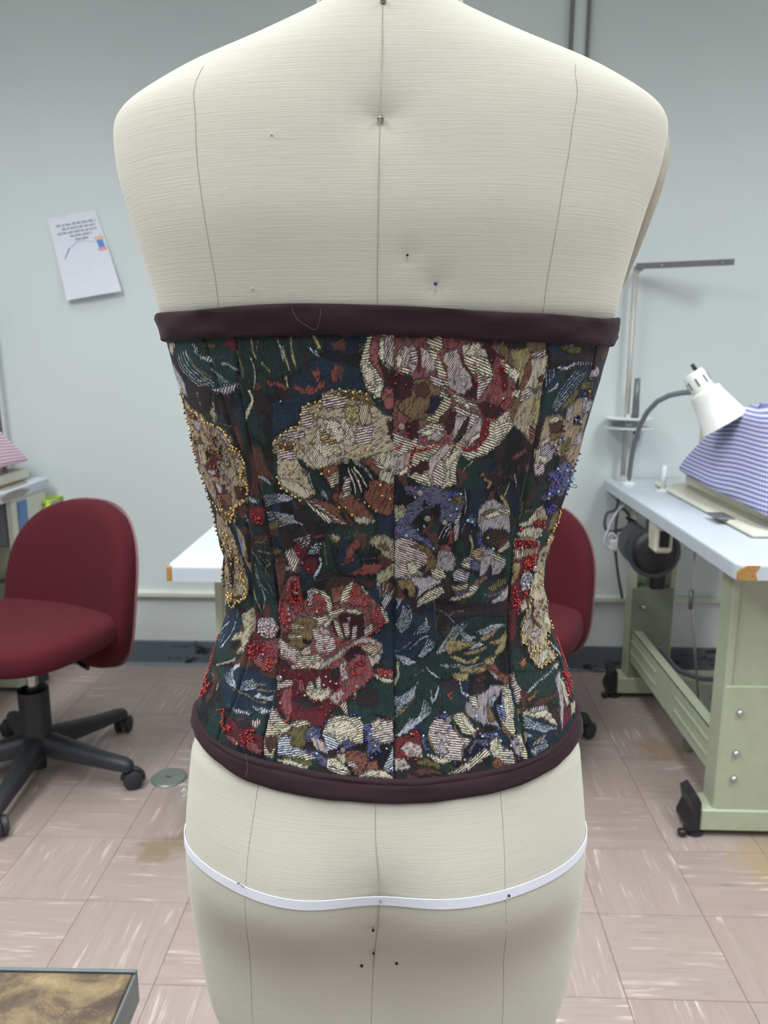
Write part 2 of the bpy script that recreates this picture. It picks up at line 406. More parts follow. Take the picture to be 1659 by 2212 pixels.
# worn corners
MB().prism([(.004, -.0006, TZ-TH+.001), (.046, -.0006, TZ-TH+.001), (.041, -.0006, TZ-.020), (.047, -.0006, TZ-.010), (.05, -.0006, TZ-.003), (.022, -.0006, TZ-.003), (.010, -.0006, TZ-.010), (.004, -.0006, TZ-.020)], (0, .020, 0)).build('exposed_wood', M['wood'], tR)
MB().prism([(-.0008, .004, TZ-TH+.001), (-.0008, .030, TZ-TH+.001), (-.0008, .026, TZ-.018), (-.0008, .018, TZ-.007), (-.0008, .006, TZ-.010)], (.006, 0, 0)).build('exposed_wood', M['wood'], tC)
MB().box((.0065, .0065, TZ-TH/2), (.012, .012, TH*.92), .003).build('exposed_wood', M['wood'], tC)
M['worn'] = plain('worn_brown_laminate', (150, 140, 130), .6, scale=60, var=.2)
mw = MB()
zt = TZ+.0006
mw.prism([(x, y, TZ-.001) for x, y in [(TW-.16, .86), (TW-.05, .80), (TW-.006, .90), (TW-.012, 1.06), (TW-.07, 1.13), (TW-.20, 1.10), (TW-.26, .98)]], (0, 0, .0016))
mw.prism([(TW-.002, y, z) for y, z in [(.86, TZ-.034), (1.0, TZ-.034), (1.04, TZ-.02), (.98, TZ-.006), (.90, TZ-.006), (.84, TZ-.016)]], (.0028, 0, 0))
mw.build('worn_patch', M['worn'], tL)
# drawer box hanging under the left table
M['drawer'] = plain('dark_grey_drawer', (104, 106, 114), .5, scale=80, var=.1)
dr = MB().box((-.185, .12, .105), (.35, .24, .17), .006).build('drawer', M['drawer'], tL, loc=(TW-.025, .93, TZ-TH-.19))
MB().box((.004, .12, .105), (.022, .25, .188), .003).build('side_rail', M['rail'], dr)
MB().box((.018, .06, .11), (.008, .06, .13), .003).build('blue_tag', plain('blue_label', (92, 126, 176), .5), dr)
# lime green bin fixed to the wall behind the left table
M['lime'] = plain('lime_plastic', (176, 200, 62), .4)
c = aty(92, 1082, Y1-.06)
b = empty('lime_bin', (c.x, Y1, c.z-.05), 0, 'lime green rimmed plastic bin hung on the wall behind the worn table', 'bin')
MB().prism([(-.14, -.10, 0), (.030, -.10, 0), (.045, -.10, .05), (-.15, -.10, .05)], (0, .10, 0)).build('body', plain('pale_bin_plastic', (214, 218, 200), .5), b)
m = MB()
m.tube([(-.155, -.103, .052), (.048, -.103, .052), (.05, -.004, .052), (-.157, -.004, .052)], .008, 8, closed=True); m.tube([(.018, -.106, .0), (.048, -.104, .052)], .009, 8); m.tube([(-.14, -.104, 0), (.02, -.104, 0)], .006, 8)
m.build('rim', M['lime'], b, smooth=True)

# ------------------------------------------------------------------ things on and under the right table
YS = 2.815
M['stand'] = plain('grey_beige_rod', (186, 184, 176), .4, .2); M['gsteel'] = plain('grey_steel', (120, 120, 124), .4, .5); M['white_pl'] = plain('white_plastic', (226, 228, 228), .4)
b0 = aty(1346, 1020, YS); top = aty(1379, 575, YS)
ts = empty('thread_stand', (b0.x, YS, TZ), 0, 'tall grey thread stand with a top bar and spool discs on the right table', 'thread stand')
h = top.z-TZ
MB().tube([(0, 0, 0), (0, 0, h)], .0095, 12).build('pole', M['stand'], ts, smooth=True)
MB().lathe([(.028, 0), (.028, .004), (.013, .010), (.012, .02)], n=20).build('pole_base', M['stand'], ts, auto=40)
rb = Euler((0, 0, R(-22))).to_matrix()
m = MB().box((.145, -.060, h+.006), (.31, .030, .004), .001, rot=rb).box((.140, -.074, h-.003), (.31, .003, .018), .001, rot=rb)
m.build('top_bar', M['gsteel'], ts)
MB().tube([(0, 0, h-.022), (.022, -.012, h-.004)], .008, 8).build('elbow', M['stand'], ts, smooth=True)
for x in (.075, .25): MB().tube([(x, -.047-(x-.075)*.41, h-.003), (x-.002, -.053-(x-.075)*.41, h-.003)], .005, 8).build('thread_eye', M['bolt'], ts)
for zz in (.195, .228):
    MB().lathe([(.012, -.004), (.085, -.002), (.085, .001), (.012, .003), (.012, .014)], (.008, -.01, zz), n=32).build('spool_disc', M['white_pl'], ts, auto=40)
MB().tube([(.022, -.03, .23), (.022, -.03, .37)], [.013, .009], 10).build('spool_pin', M['gsteel'], ts, smooth=True)
MB().tube([(.02, -.035, .18), (.032, -.05, .165), (.026, -.05, .15)], .006, 8).build('wing_screw', M['black'], ts, smooth=True)

YL = 2.62
gl = atz(1358, 1048, TZ); YL = gl.y
lamp = empty('gooseneck_lamp', (gl.x, gl.y, TZ), 0, 'white gooseneck work lamp with a conical shade on the right table', 'lamp')
def L(px, py, dy=0.0): v = aty(px, py, YL+dy); return (v.x-gl.x, v.y-gl.y, v.z-TZ)
M['neck'] = plain('grey_flex_neck', (128, 134, 140), .4, .3)
pts = [L(*q) for q in ((1358, 1048, 0), (1360, 1020, -.01), (1364, 990, -.03), (1371, 955, -.06), (1382, 920, -.10), (1398, 890, -.15), (1420, 867, -.21), (1446, 854, -.28), (1470, 849, -.34), (1498, 846, -.395))]
MB().tube(pts, .0085, 12).build('flexible_neck', M['neck'], lamp, smooth=True)
MB().lathe([(.022, 0), (.022, .006), (.012, .012), (.012, .03)], n=20).build('mount', M['white_pl'], lamp, auto=40)
A = Vector(L(1497, 808, -.39)); B = Vector(L(1566, 914, -.43)); ax = (B-A); ln = ax.length; rot = ax.to_track_quat('Z', 'Y').to_matrix()
prof = [(r_*.86, z_) for r_, z_ in [(.001, -.004), (.033, -.004), (.037, .002), (.038, ln*.33), (.052, ln*.36), (.055, ln*.40), (.054, ln*.44), (.079, ln), (.082, ln+.002), (.080, ln+.004), (.076, ln), (.052, ln*.46), (.034, ln*.34), (.001, ln*.33)]]
M['shade'] = plain('white_lamp_enamel', (236, 236, 232), .35)
sh = MB().lathe(prof, A, n=40, rot=rot, caps=False).build('lamp_shade', M['shade'], lamp, auto=40)
m = MB()
for k in range(8):
    a = k*math.pi/4; p = A+rot@Vector((.0326*math.cos(a), .0326*math.sin(a), ln*.17)); rr = rot@Euler((0, 0, a)).to_matrix()
    m.box(p, (.003, .005, ln*.15), .0008, rot=rr)
m.build('vent_slots', M['gsteel'], sh)
MB().tube([A-ax.normalized()*.0+rot@Vector((0, .012, -.002)), A+rot@Vector((0, .012, -.026))], .006, 10).build('switch_knob', M['black'], lamp, smooth=True)

# covered sewing machine
cx0 = .885; sy0, sy1 = 1.90, 2.655
mach = empty('sewing_machine', (cx0, sy0, TZ), 0, 'cream sewing machine bed showing under the checked cloth on the right table', 'sewing machine')
bedm = MB().box((.10, .40, .0075), (.27, .80, .015), .006).box((.12, .42, .036), (.15, .62, .048), .012)
bedm.build('bed', M['cream'], mach)
MB().box((.11, .62, .16), (.11, .10, .17), .02).build('column', M['cream'], mach)
MB().box((.11, .40, .25), (.10, .52, .075), .02).build('arm', M['cream'], mach)
MB().tube([(.11, .60, .17), (.11, .625, .17)], .045, 20).build('hand_wheel', M['black'], mach, smooth=False)
MB().box((-.035, .20, .0165), (.045, .085, .004), .001).build('slide_plate', M['gsteel'], mach)
def gingham(name, colr, ver=.35, per=.0135):
    t = NT(name); uv = t.n('ShaderNodeUVMap').outputs[0]; sp = t.n('ShaderNodeSeparateXYZ', ins={0: uv})
    def st(s):
        w_ = t.math('SINE', t.math('MULTIPLY', s, 2*math.pi/per)); return t.math('ADD', t.math('MULTIPLY', w_, 1.6), .5, True)
    sv, su = st(sp.outputs[1]), st(sp.outputs[0])
    f = t.math('ADD', t.math('MULTIPLY', sv, 1-ver*.6), t.math('MULTIPLY', su, ver), True)
    f = t.math('MULTIPLY', f, .92)
    c = t.mix(f, lin((222, 222, 240)), lin(colr)); t.set(Base_Color=c, Roughness=.85); t.bump(t.noise(uv, 900, 2), .0004, .4); return t.m
M['gingham'] = gingham('violet_gingham', (88, 82, 166))
def cover(name, loc, mat, label, W=.235, Ld=.76, seed=1, back=.22):
    # cloth bag draped over a machine: open at the bottom edge, fuller at the front
    rg = random.Random(seed); nr, nc = 22, 120; V = np.zeros((nr, nc, 3)); UV = np.zeros((nr, nc, 2))
    ph = [rg.uniform(0, 6.28) for _ in range(6)]
    for i in range(nr):
        v = i/(nr-1)
        for j in range(nc):
            a = 2*math.pi*j/nc; ca, sa = math.cos(a), math.sin(a); n_ = 5.0
            r = (abs(ca)**n_+abs(sa)**n_)**(-1/n_); x, y = ca*r, sa*r        # rounded rectangle
            yy = .5+.5*y
            topz = .285 - .075*max(0, (yy-.55)/.45)**1.5 + .03*max(0, .3-yy)
            bot = .048 - .045*max(0, .5-yy)+.02*max(0, yy-.8)
            if v < .68: k = v/.68; s = 1-.42*k**1.2; z = bot+(topz-.02-bot)*k
            else:
                k = (v-.68)/.32; s = .58*(1-k)**.75 if k < 1 else 0; z = topz-.02+.02*math.sin(k*math.pi/2)
            wv = .006*math.sin(3*a+ph[0]+2*v)+.004*math.sin(7*a+ph[1]-3*v)+.003*math.sin(11*a+ph[2])
            s2 = s+wv*(1-v)*2
            sl = -.10*max(0, (yy-.6)/.4)*v if v < .68 else -.10*max(0, (yy-.6)/.4)
            V[i, j] = (W/2+x*W/2*s2, Ld/2+y*Ld/2*(s2 if y > 0 else s2*1.0)+sl*Ld*.6, z+.004*math.sin(5*a+ph[3]+4*v))
            UV[i, j] = ((y if abs(x) > .9 else x)*.4, z*1.05+.02*v+.05*(yy-.5)*.4)
    me = np_mesh(name, V.reshape(-1, 3), grid_faces(nr, nc, True))
    ul = me.uv_layers.new(name='UVMap'); li = np.zeros(len(me.loops), np.int32); me.loops.foreach_get('vertex_index', li)
    ul.data.foreach_set('uv', UV.reshape(-1, 2)[li].astype(np.float32).ravel())
    o = link(name, me, None, mat); o.location = loc
    md = o.modifiers.new('thick', 'SOLIDIFY'); md.thickness = .002; md.offset = -1
    return tag(o, label, 'machine cover')
cover('machine_cover', (cx0, sy0-.01, TZ+.02), M['gingham'], 'violet and white checked cloth cover draped over the sewing machine on the right')
M['pinkstripe'] = gingham('pink_stripe_cloth', (206, 122, 138), .0, .013)
cover('machine_cover', (-1.645, 2.09, TZ+.02), M['pinkstripe'], 'pink and white striped cloth cover at the left edge', W=.245, Ld=.72, seed=5)
MB_l = MB().box((.12, .36, .02), (.22, .64, .04), .01)
o = MB_l.build('sewing_machine', M['cream'], None, loc=(-1.645, 2.09, TZ)); tag(o, 'sewing machine bed under the pink striped cloth on the left table', 'sewing machine')
lp = aty(9, 1000, 2.80); o = empty('thread_stand', (lp.x, 2.80, TZ), 0, 'grey thread stand pole at the left edge behind the pink striped cloth', 'thread stand')
MB().tube([(0, 0, 0), (-.012, 0, .60)], .009, 10).build('pole', M['gsteel'], o, smooth=True); MB().lathe([(.03, 0), (.03, .005), (.012, .01)], n=16).build('pole_base', M['gsteel'], o)
MB().box((-.13, 0, .60), (.26, .02, .008), .001).build('top_bar', M['gsteel'], o)
dk = aty(-6, 390, 2.45)
c = atz(14, 1030, TZ); o = MB().prism([(-.06, -.03, 0), (.03, -.035, 0), (.04, .02, 0), (-.05, .04, 0)], (0, 0, .012)).build('folded_cloth', M['lime'], None, loc=(c.x-.04, c.y, TZ+.001)); tag(o, 'lime green folded cloth at the left edge under the pink striped cover', 'cloth')
# bobbin winder post and a hook on the right table
c = atz(1432, 1062, TZ)
t = empty('bobbin_post', (c.x, c.y, TZ), 0, 'short white bobbin post standing on the right table in front of the machine', 'bobbin post')
MB().lathe([(.022, 0), (.022, .004), (.010, .006), (.0095, .012)], n=20).build('base', M['white_pl'], t, auto=40)
MB().tube([(0, 0, .008), (0, 0, .088)], .0085, 12).build('post', M['white_pl'], t, smooth=True)
c = atz(1398, 1028, TZ)
t = empty('thread_hook', (c.x, c.y, TZ), 0, 'small tan wire hook lying behind the bobbin post on the right table', 'hook')
M['tan'] = plain('tan_cord', (150, 134, 112), .7)
MB().tube([(.06, 0, .006), (.02, 0, .006), (0, 0, .012), (-.006, 0, .03), (-.02, 0, .034), (-.024, 0, .05), (-.008, 0, .06), (.006, 0, .055)], .006, 8).build('wire', M['tan'], t, smooth=True)
# motor, switch box, cords
mo = aty(1398, 1140, 2.40)
t = empty('table_motor', (mo.x+.01, 2.42, TZ-TH), 0, 'black motor hanging under the right table behind the green leg', 'motor')
MB().tube([(0, -.09, -.115), (0, -.07, -.115), (0, .07, -.115), (0, .09, -.115)], [.05, .075, .075, .05], 24).build('housing', M['black'], t, smooth=True)
MB().box((0, .0, -.03), (.05, .10, .06), .004).build('bracket', M['gsteel'], t)
MB().tube([(0, -.075, -.115), (0, -.073, -.115)], .082, 24).build('belt_guard', plain('clear_grey_plastic', (66, 69, 80), .2), t)
MB().box((.03, -.02, -.215), (.05, .05, .06), .006).build('pulley_foot', M['black'], t)
sb = aty(1430, 1145, 2.30)
t = empty('switch_box', (sb.x, 2.31, TZ-TH), 0, 'cream switch box screwed under the right tabletop beside the motor', 'switch box')
MB().box((0, 0, -.05), (.055, .075, .10), .008).build('body', M['cream'], t)
MB().box((.0, -.039, -.055), (.03, .006, .05), .002).build('buttons', M['black'], t)
def cord(name, pix, y, r, mat, label, z_end=None):
    P = [aty(*q[:2], y+(q[2] if len(q) > 2 else 0)) for q in pix]
    # smooth by Catmull-Rom
    Q = []
    for i in range(len(P)-1):
        p0, p1, p2, p3 = P[max(i-1, 0)], P[i], P[i+1], P[min(i+2, len(P)-1)]
        for k in range(6):
            s = k/6; Q.append(.5*((2*p1)+(p2-p0)*s+(2*p0-5*p1+4*p2-p3)*s*s+(3*p1-p0-3*p2+p3)*s**3))
    Q.append(P[-1]); o0 = Q[0].copy()
    o = MB().tube([q-o0 for q in Q], r, 8).build(name, mat, None, smooth=True, loc=o0); tag(o, label, 'cord'); return o
M['cord_g'] = plain('grey_cord', (88, 92, 100), .5); M['cord_w'] = plain('white_cord', (214, 216, 222), .45)
cord('power_cord', [(1336, 1075), (1330, 1100), (1312, 1108), (1306, 1130), (1312, 1146), (1335, 1146), (1356, 1136), (1358, 1112), (1340, 1098), (1332, 1120), (1329, 1160), (1330, 1195), (1335, 1240), (1343, 1285), (1344, 1292)], 2.78, .0055, M['cord_g'], 'grey power cord looped under the right table and falling to the wall raceway')
cord('lamp_cord', [(1352, 1090), (1338, 1100), (1322, 1125), (1312, 1150), (1306, 1168), (1312, 1182), (1330, 1180), (1334, 1165), (1322, 1152), (1314, 1158)], 2.74, .0055, M['cord_w'], 'white lamp cord tied in a loop under the right table edge')
c = aty(1326, 1178, 2.735); o = MB().box((0, 0, 0), (.028, .024, .042), .006).build('plug', M['cord_w'], None, loc=c); tag(o, 'white plug hanging from the looped lamp cord', 'plug')
cord('motor_cord', [(1400, 1165), (1390, 1150), (1372, 1128), (1352, 1118)], 2.55, .005, M['black'], 'black cord running from the motor to the cord loop')
cord('electric_cord', [(1425, 1395), (1440, 1420), (1462, 1445), (1490, 1458), (1520, 1466), (1566, 1468)], 2.45, .009, M['cord_g'], 'thick grey cord sagging behind the green stretcher of the right table')
# treadle with its pull rod
t = empty('treadle', (.885, 2.20, 0), 0, 'grey metal foot treadle with a pull rod under the right table', 'treadle')
M['treadle'] = plain('worn_treadle', (124, 128, 120), .5, .3)
rt = Euler((R(14), 0, 0)).to_matrix()
MB().box((.15, .06, .125), (.34, .26, .014), .004, rot=rt).build('plate', M['treadle'], t)
mm = MB()
for i_ in range(5): mm.box((.03+i_*.055, .06, .134), (.02, .16, .005), .001, rot=rt)
mm.build('tread_ribs', M['green_dark'], t)
for xx in (-.01, .31): MB().box((xx, .06, .061), (.02, .04, .122), .003).build('pivot_support', M['treadle'], t)
ra, rb = aty(1493, 1295, 2.25), aty(1516, 1478, 2.25)
MB().tube([(ra.x-.885, ra.y-2.20, TZ-TH), (ra.x-.885, ra.y-2.20, ra.z), (rb.x-.885, rb.y-2.20+.0, .13)], .0035, 8).build('pull_rod', M['bolt'], t, smooth=True)
MB().tube([(ra.x-.885, ra.y-2.20, ra.z+.03), (ra.x-.885, ra.y-2.20, ra.z-.03)], .007, 8).build('rod_joint', M['gsteel'], t, smooth=True)

# ------------------------------------------------------------------ red office chairs
def cloth_red():
    t = NT('burgundy_upholstery'); p = t.coord(); n1 = t.noise(p, 700, 2); n2 = t.noise(p, 6, 3)
    c = t.mix(n1, lin((70, 23, 32)), lin((86, 30, 39))); c = t.mix(t.math('MULTIPLY', n2, .5), c, lin((80, 29, 38)))
    t.set(Base_Color=c, Roughness=.95); t.b.inputs['Specular IOR Level'].default_value = .12; t.b.inputs['Sheen Weight'].default_value = .03; t.bump(n1, .0006, .5); return t.m
M['red'] = cloth_red(); M['piping'] = plain('dull_rose_piping', (128, 84, 90), .6); M['chrome'] = plain('chrome_column', (190, 190, 188), .22, .9); M['base'] = plain('black_nylon', (42, 42, 47), .5, var=.1)
def pad(outline, hs, M4, cup=0.0):
    # upholstered pad: outline polygon scaled through a rounded profile, optional dishing
    n = len(outline); prof = [(.90, 0), (.965, .08), (.992, .22), (1.0, .40), (.995, .6), (.975, .78), (.92, .92), (.80, .985), (.55, 1.0), (.25, 1.0), (.02, 1.0)]
    rings = [[M4 @ Vector((x*s, y*s, hs*h-cup*(1-min(1, s*s))*(h > .5))) for x, y in outline] for s, h in prof]
    return MB().rings(rings)
def sup(wx, wy, n1, N=56, taper=0.0, shift=0.0):
    out = []
    for k in range(N):
        a = 2*math.pi*k/N; c_, s_ = math.cos(a), math.sin(a); x = abs(c_)**(2/n1)*(1 if c_ >= 0 else -1); y = abs(s_)**(2/n1)*(1 if s_ >= 0 else -1)
        out.append((x*wx*(1+taper*y), y*wy+shift))
    return out
def make_chair(loc, face, leg0, label, drop=0.0):
    t = empty('office_chair', loc, 0, label, 'chair', 'burgundy swivel office chairs')
    fr = Matrix.Rotation(face, 4, 'Z')      # local -Y is where the chair faces
    SZ = .408-drop
    seat = pad(sup(.252, .232, 3.0, taper=-.03), .085, fr @ Matrix.Translation((0, -.02, SZ)), cup=.012).build('seat', M['red'], t, smooth=True)
    MB().box((0, 0, 0), (.30, .28, .02), .004).build('seat_pan', M['base'], t).matrix_local = fr @ Matrix.Translation((0, -.01, SZ-.008))
    Mb = fr @ Matrix.Translation((.012, .225, SZ+.128)) @ Matrix.Rotation(R(90-9), 4, 'X')
    bo = []
    for k in range(64):
        a = 2*math.pi*k/64; c_, s_ = math.cos(a), math.sin(a); n1 = 2.5 if s_ > 0 else 3.6
        bo.append((abs(c_)**(2/n1)*(1 if c_ >= 0 else -1)*.238*(1-.05*s_), abs(s_)**(2/n1)*(1 if s_ >= 0 else -1)*.250))
    mb = pad(bo, .085, Matrix.Identity(4), cup=.008)
    mb.v = [tuple(Mb @ Vector((p[0], p[1], p[2]+.7*p[0]**2-.25*(p[1]+.1)**2))) for p in mb.v]
    back = mb.build('backrest', M['red'], t, smooth=True)
    pip = MB().tube([Mb @ Vector((x*1.004, y*1.004, .014+.7*x*x-.25*(y+.1)**2)) for x, y in bo], .004, 8, closed=True).build('edge_piping', M['piping'], back, smooth=True)
    MB().tube([fr @ Vector(q) for q in ((0, .05, SZ-.02), (0, .20, SZ-.025), (0, .275, SZ+.01), (0, .27, SZ+.08))], .016, 8).build('back_support', M['black'], t, smooth=True)
    MB().tube([fr @ Vector(q) for q in ((.05, .06, SZ-.03), (.17, .03, SZ-.05), (.20, .02, SZ-.05))], .006, 8).build('height_lever', M['black'], t, smooth=True)
    MB().box((0, 0, SZ-.03), (.16, .14, .05), .008, rot=fr.to_3x3()).build('mechanism', M['base'], t)
    MB().tube([(0, 0, .19), (0, 0, SZ-.03)], .016, 16).build('gas_column', M['chrome'], t, smooth=True)
    MB().lathe([(.030, .20), (.040, .265), (.043, .268), (.043, .262), (.041, .11), (.046, .095), (.020, .06), (.018, .02)], n=28, caps=False).build('column_cover', M['base'], t, auto=40)
    for k in range(5):
        a = leg0+k*2*math.pi/5; d = Vector((math.cos(a), math.sin(a), 0)); e = Vector((-math.sin(a), math.cos(a), 0))
        rings = []
        for r_, zt_, zb_, w_ in ((.0, .135, .075, .036), (.05, .132, .075, .032), (.13, .115, .068, .027), (.22, .098, .062, .023), (.285, .090, .058, .021), (.305, .083, .058, .018), (.312, .074, .060, .010)):
            c0 = d*r_
            rings.append([c0+e*x*w_+Vector((0, 0, zb_+(zt_-zb_)*z)) for x, z in ((-1, 0), (1, 0), (1, .55), (.7, .9), (.25, 1), (-.25, 1), (-.7, .9), (-1, .55))])
        leg = MB().rings(rings).build('leg', M['base'], t, auto=50)
        cw = d*.295; ca = a+.6
        f2 = Vector((math.cos(ca), math.sin(ca), 0)); g2 = Vector((-math.sin(ca), math.cos(ca), 0)); wc = cw+f2*.014+Vector((0, 0, .027))
        hood = MB()
        hood.tube([cw+Vector((0, 0, .07)), cw+Vector((0, 0, .045))], .011, 10)
        arc = []
        for q in range(9):
            th_ = R(-20+q*25); arc.append((wc+f2*math.cos(th_)*.0285+Vector((0, 0, math.sin(th_)*.0285))))
        hood.tube(arc, .007, 6)
        hood.build('caster_hood', M['base'], leg, smooth=True)
        for s_ in (-1, 1):
            c1 = wc+g2*s_*.007; c2 = wc+g2*s_*.026
            MB().tube([c1, c1.lerp(c2, .15), c1.lerp(c2, .75), c2], [.024, .027, .027, .019], 20).build('caster_wheel', M['base'], leg, auto=40)
    return t
make_chair((-1.095, 2.045, 0), R(-22), R(-13), 'burgundy swivel office chair on black five star base at the left')
make_chair((.272, 2.27, 0), R(-24), R(10), 'burgundy swivel office chair partly hidden behind the right side of the corset', .035)

# ------------------------------------------------------------------ low work stand at lower left
M['mottle'] = None
t = NT('mottled_brown_board'); p = t.coord()
n1 = t.noise(p, 13, 6, .66, .8); n2 = t.noise(p, 60, 4, .6); n3 = t.noise(t.vmap(p, (1, 1, 1), loc=(3, 5, 0)), 21, 5, .6, 2.5)
c = t.ramp(n1, [(.36, lin((70, 54, 48))), (.47, lin((92, 74, 58))), (.56, lin((126, 106, 78))), (.68, lin((152, 132, 96)))])
c = t.mix(t.ramp(n3, [(.488, (0, 0, 0)), (.50, (.42, .42, .42)), (.512, (0, 0, 0))]), c, lin((176, 156, 116)))
c = t.mix(t.math('MULTIPLY', n2, .25), c, lin((70, 54, 44)))
t.set(Base_Color=c, Roughness=.5); t.bump(n2, .0006, .4); M['mottle'] = t.m
M['trim'] = plain('grey_metal_trim', (118, 126, 128), .38, .4)
WZ = .58
a = atz(294, 2099, WZ); b_ = atz(0, 2086, WZ)
ws = empty('work_stand', (a.x, a.y, 0), YAW*.4, 'low stand with mottled brown top and grey metal rim at lower left', 'stand')
MB().box((-.30, -.25, WZ-.008), (.594, .494, .016), .001).build('top_board', M['mottle'], ws)
m = MB().box((-.001, -.25, WZ-.020), (.0035, .505, .036), .0008).box((-.30, .0, WZ-.008), (.602, .004, .020), .0008).box((-.30, -.50, WZ-.020), (.602, .0035, .036), .0008).box((-.60, -.25, WZ-.020), (.0035, .505, .036), .0008)
m.build('metal_rim', M['trim'], ws)
MB().box((-.0055, -.25, WZ-.004), (.006, .494, .006), .001).build('edge_wood', plain('dark_edge_wood', (84, 62, 40), .7), ws)
for x in (-.03, -.57):
    for y in (-.05, -.47): MB().box((x, y, (WZ-.03)/2), (.03, .03, WZ-.03), .003).build('leg', M['trim'], ws)
for y in (-.05, -.47): MB().box((-.30, y, .14), (.51, .02, .02), .002).build('stretcher', M['trim'], ws)
# ------------------------------------------------------------------ dress form: measured section table (height, half width, centre)
FZ= [0.57, 0.59, 0.61, 0.63, 0.65, 0.67, 0.69, 0.71, 0.73, 0.75, 0.77, 0.79, 0.81, 0.83, 0.85, 0.87, 0.89, 0.91, 0.93, 0.95, 0.97, 0.99, 1.01, 1.03, 1.05, 1.07, 1.09, 1.11, 1.13, 1.15, 1.17, 1.19, 1.21, 1.23, 1.25, 1.27, 1.29, 1.31, 1.33, 1.33, 1.334, 1.338, 1.342, 1.346, 1.35, 1.354, 1.358, 1.362, 1.366, 1.37, 1.374, 1.378, 1.382, 1.386, 1.39, 1.394, 1.398, 1.402, 1.406, 1.41, 1.414, 1.418, 1.422, 1.426, 1.43, 1.434, 1.438, 1.442, 1.446, 1.45, 1.454, 1.458, 1.462, 1.466, 1.47, 1.5, 1.53, 1.56]
FW= [0.1329, 0.1321, 0.1356, 0.1443, 0.1521, 0.1567, 0.1599, 0.1621, 0.1641, 0.1655, 0.1664, 0.1668, 0.1667, 0.166, 0.1643, 0.1621, 0.1596, 0.1572, 0.1543, 0.1497, 0.1432, 0.1357, 0.1283, 0.1245, 0.1243, 0.1258, 0.1287, 0.1331, 0.1383, 0.1429, 0.1467, 0.1512, 0.1562, 0.16, 0.1629, 0.1675, 0.173, 0.1788, 0.1849, 0.1849, 0.1858, 0.1867, 0.1877, 0.1883, 0.1889, 0.1894, 0.1899, 0.1901, 0.19, 0.1897, 0.1878, 0.185, 0.1805, 0.1741, 0.1673, 0.1596, 0.1516, 0.1431, 0.132, 0.1206, 0.1094, 0.0985, 0.0882, 0.0776, 0.0676, 0.0577, 0.0506, 0.0503, 0.0501, 0.0498, 0.0498, 0.0497, 0.0497, 0.0496, 0.0495, 0.0489, 0.0484, 0.0478]
FC= [0.0075, 0.0075, 0.0054, 0.0037, 0.0021, 0.0025, 0.0027, 0.0025, 0.0021, 0.0017, 0.0014, 0.0017, 0.0014, 0.0014, 0.0012, 0.0011, 0.0013, 0.0015, 0.0017, 0.0024, 0.0029, 0.0025, 0.0021, 0.0015, 0.0013, 0.0014, 0.0018, 0.002, 0.0023, 0.0027, 0.0027, 0.0033, 0.0034, 0.0032, 0.0027, 0.0022, 0.002, 0.0019, 0.0024, 0.0024, 0.0027, 0.0031, 0.0035, 0.0036, 0.0037, 0.0038, 0.0041, 0.004, 0.0044, 0.0048, 0.005, 0.0055, 0.0064, 0.0065, 0.0066, 0.0064, 0.0059, 0.0064, 0.0052, 0.005, 0.0048, 0.0048, 0.0044, 0.0036, 0.0035, 0.0028, 0.0037, 0.0038, 0.0039, 0.004, 0.004, 0.004, 0.004, 0.004, 0.004, 0.004, 0.0039, 0.0039]
BZ = [.55,.60,.65,.70,.735,.755,.775,.80,.83,.86,.90,.95,1.0,1.05,1.15,1.245,1.30,1.36,1.40,1.43,1.455,1.47,1.6]
BB = [.048,.050,.052,.054,.058,.065,.077,.092,.097,.092,.081,.069,.061,.065,.086,.100,.102,.092,.080,.066,.052,.05,.05]
FB = [.05,.06,.073,.083,.089,.092,.094,.096,.097,.097,.095,.09,.087,.09,.11,.125,.108,.085,.068,.058,.05,.05,.05]
NN = [2.1]*12+[2.15,2.2,2.3,2.4,2.4,2.3,2.2,2.1,2.,2.,2.]
DZ = np.arange(.54, 1.62, .001)
def _sm(a, s):
    k = np.arange(-int(4*s), int(4*s)+1); g = np.exp(-.5*(k/s)**2); g /= g.sum()
    return np.convolve(np.pad(a, len(k)//2, mode='edge'), g, 'valid')
_W = np.interp(DZ, FZ, FW); _b = np.clip((DZ-1.28)/.07, 0, 1); _W = _sm(_W, 2.2)*_b+_sm(_W, 9)*(1-_b); _C = _sm(np.interp(DZ, FZ, FC), 12)
_B = _sm(np.interp(DZ, BZ, BB), 10); _F = _sm(np.interp(DZ, BZ, FB), 14); _N = _sm(np.interp(DZ, BZ, NN), 14)
_k = DZ < .64; 
FD = .58
FORM_LOC = Vector((-math.sin(YAW)*FD, math.cos(YAW)*FD, 0))
def gauss(x, s): return np.exp(-.5*(x/s)**2)
XC = -.006                                  # centre back line, a touch left of the middle
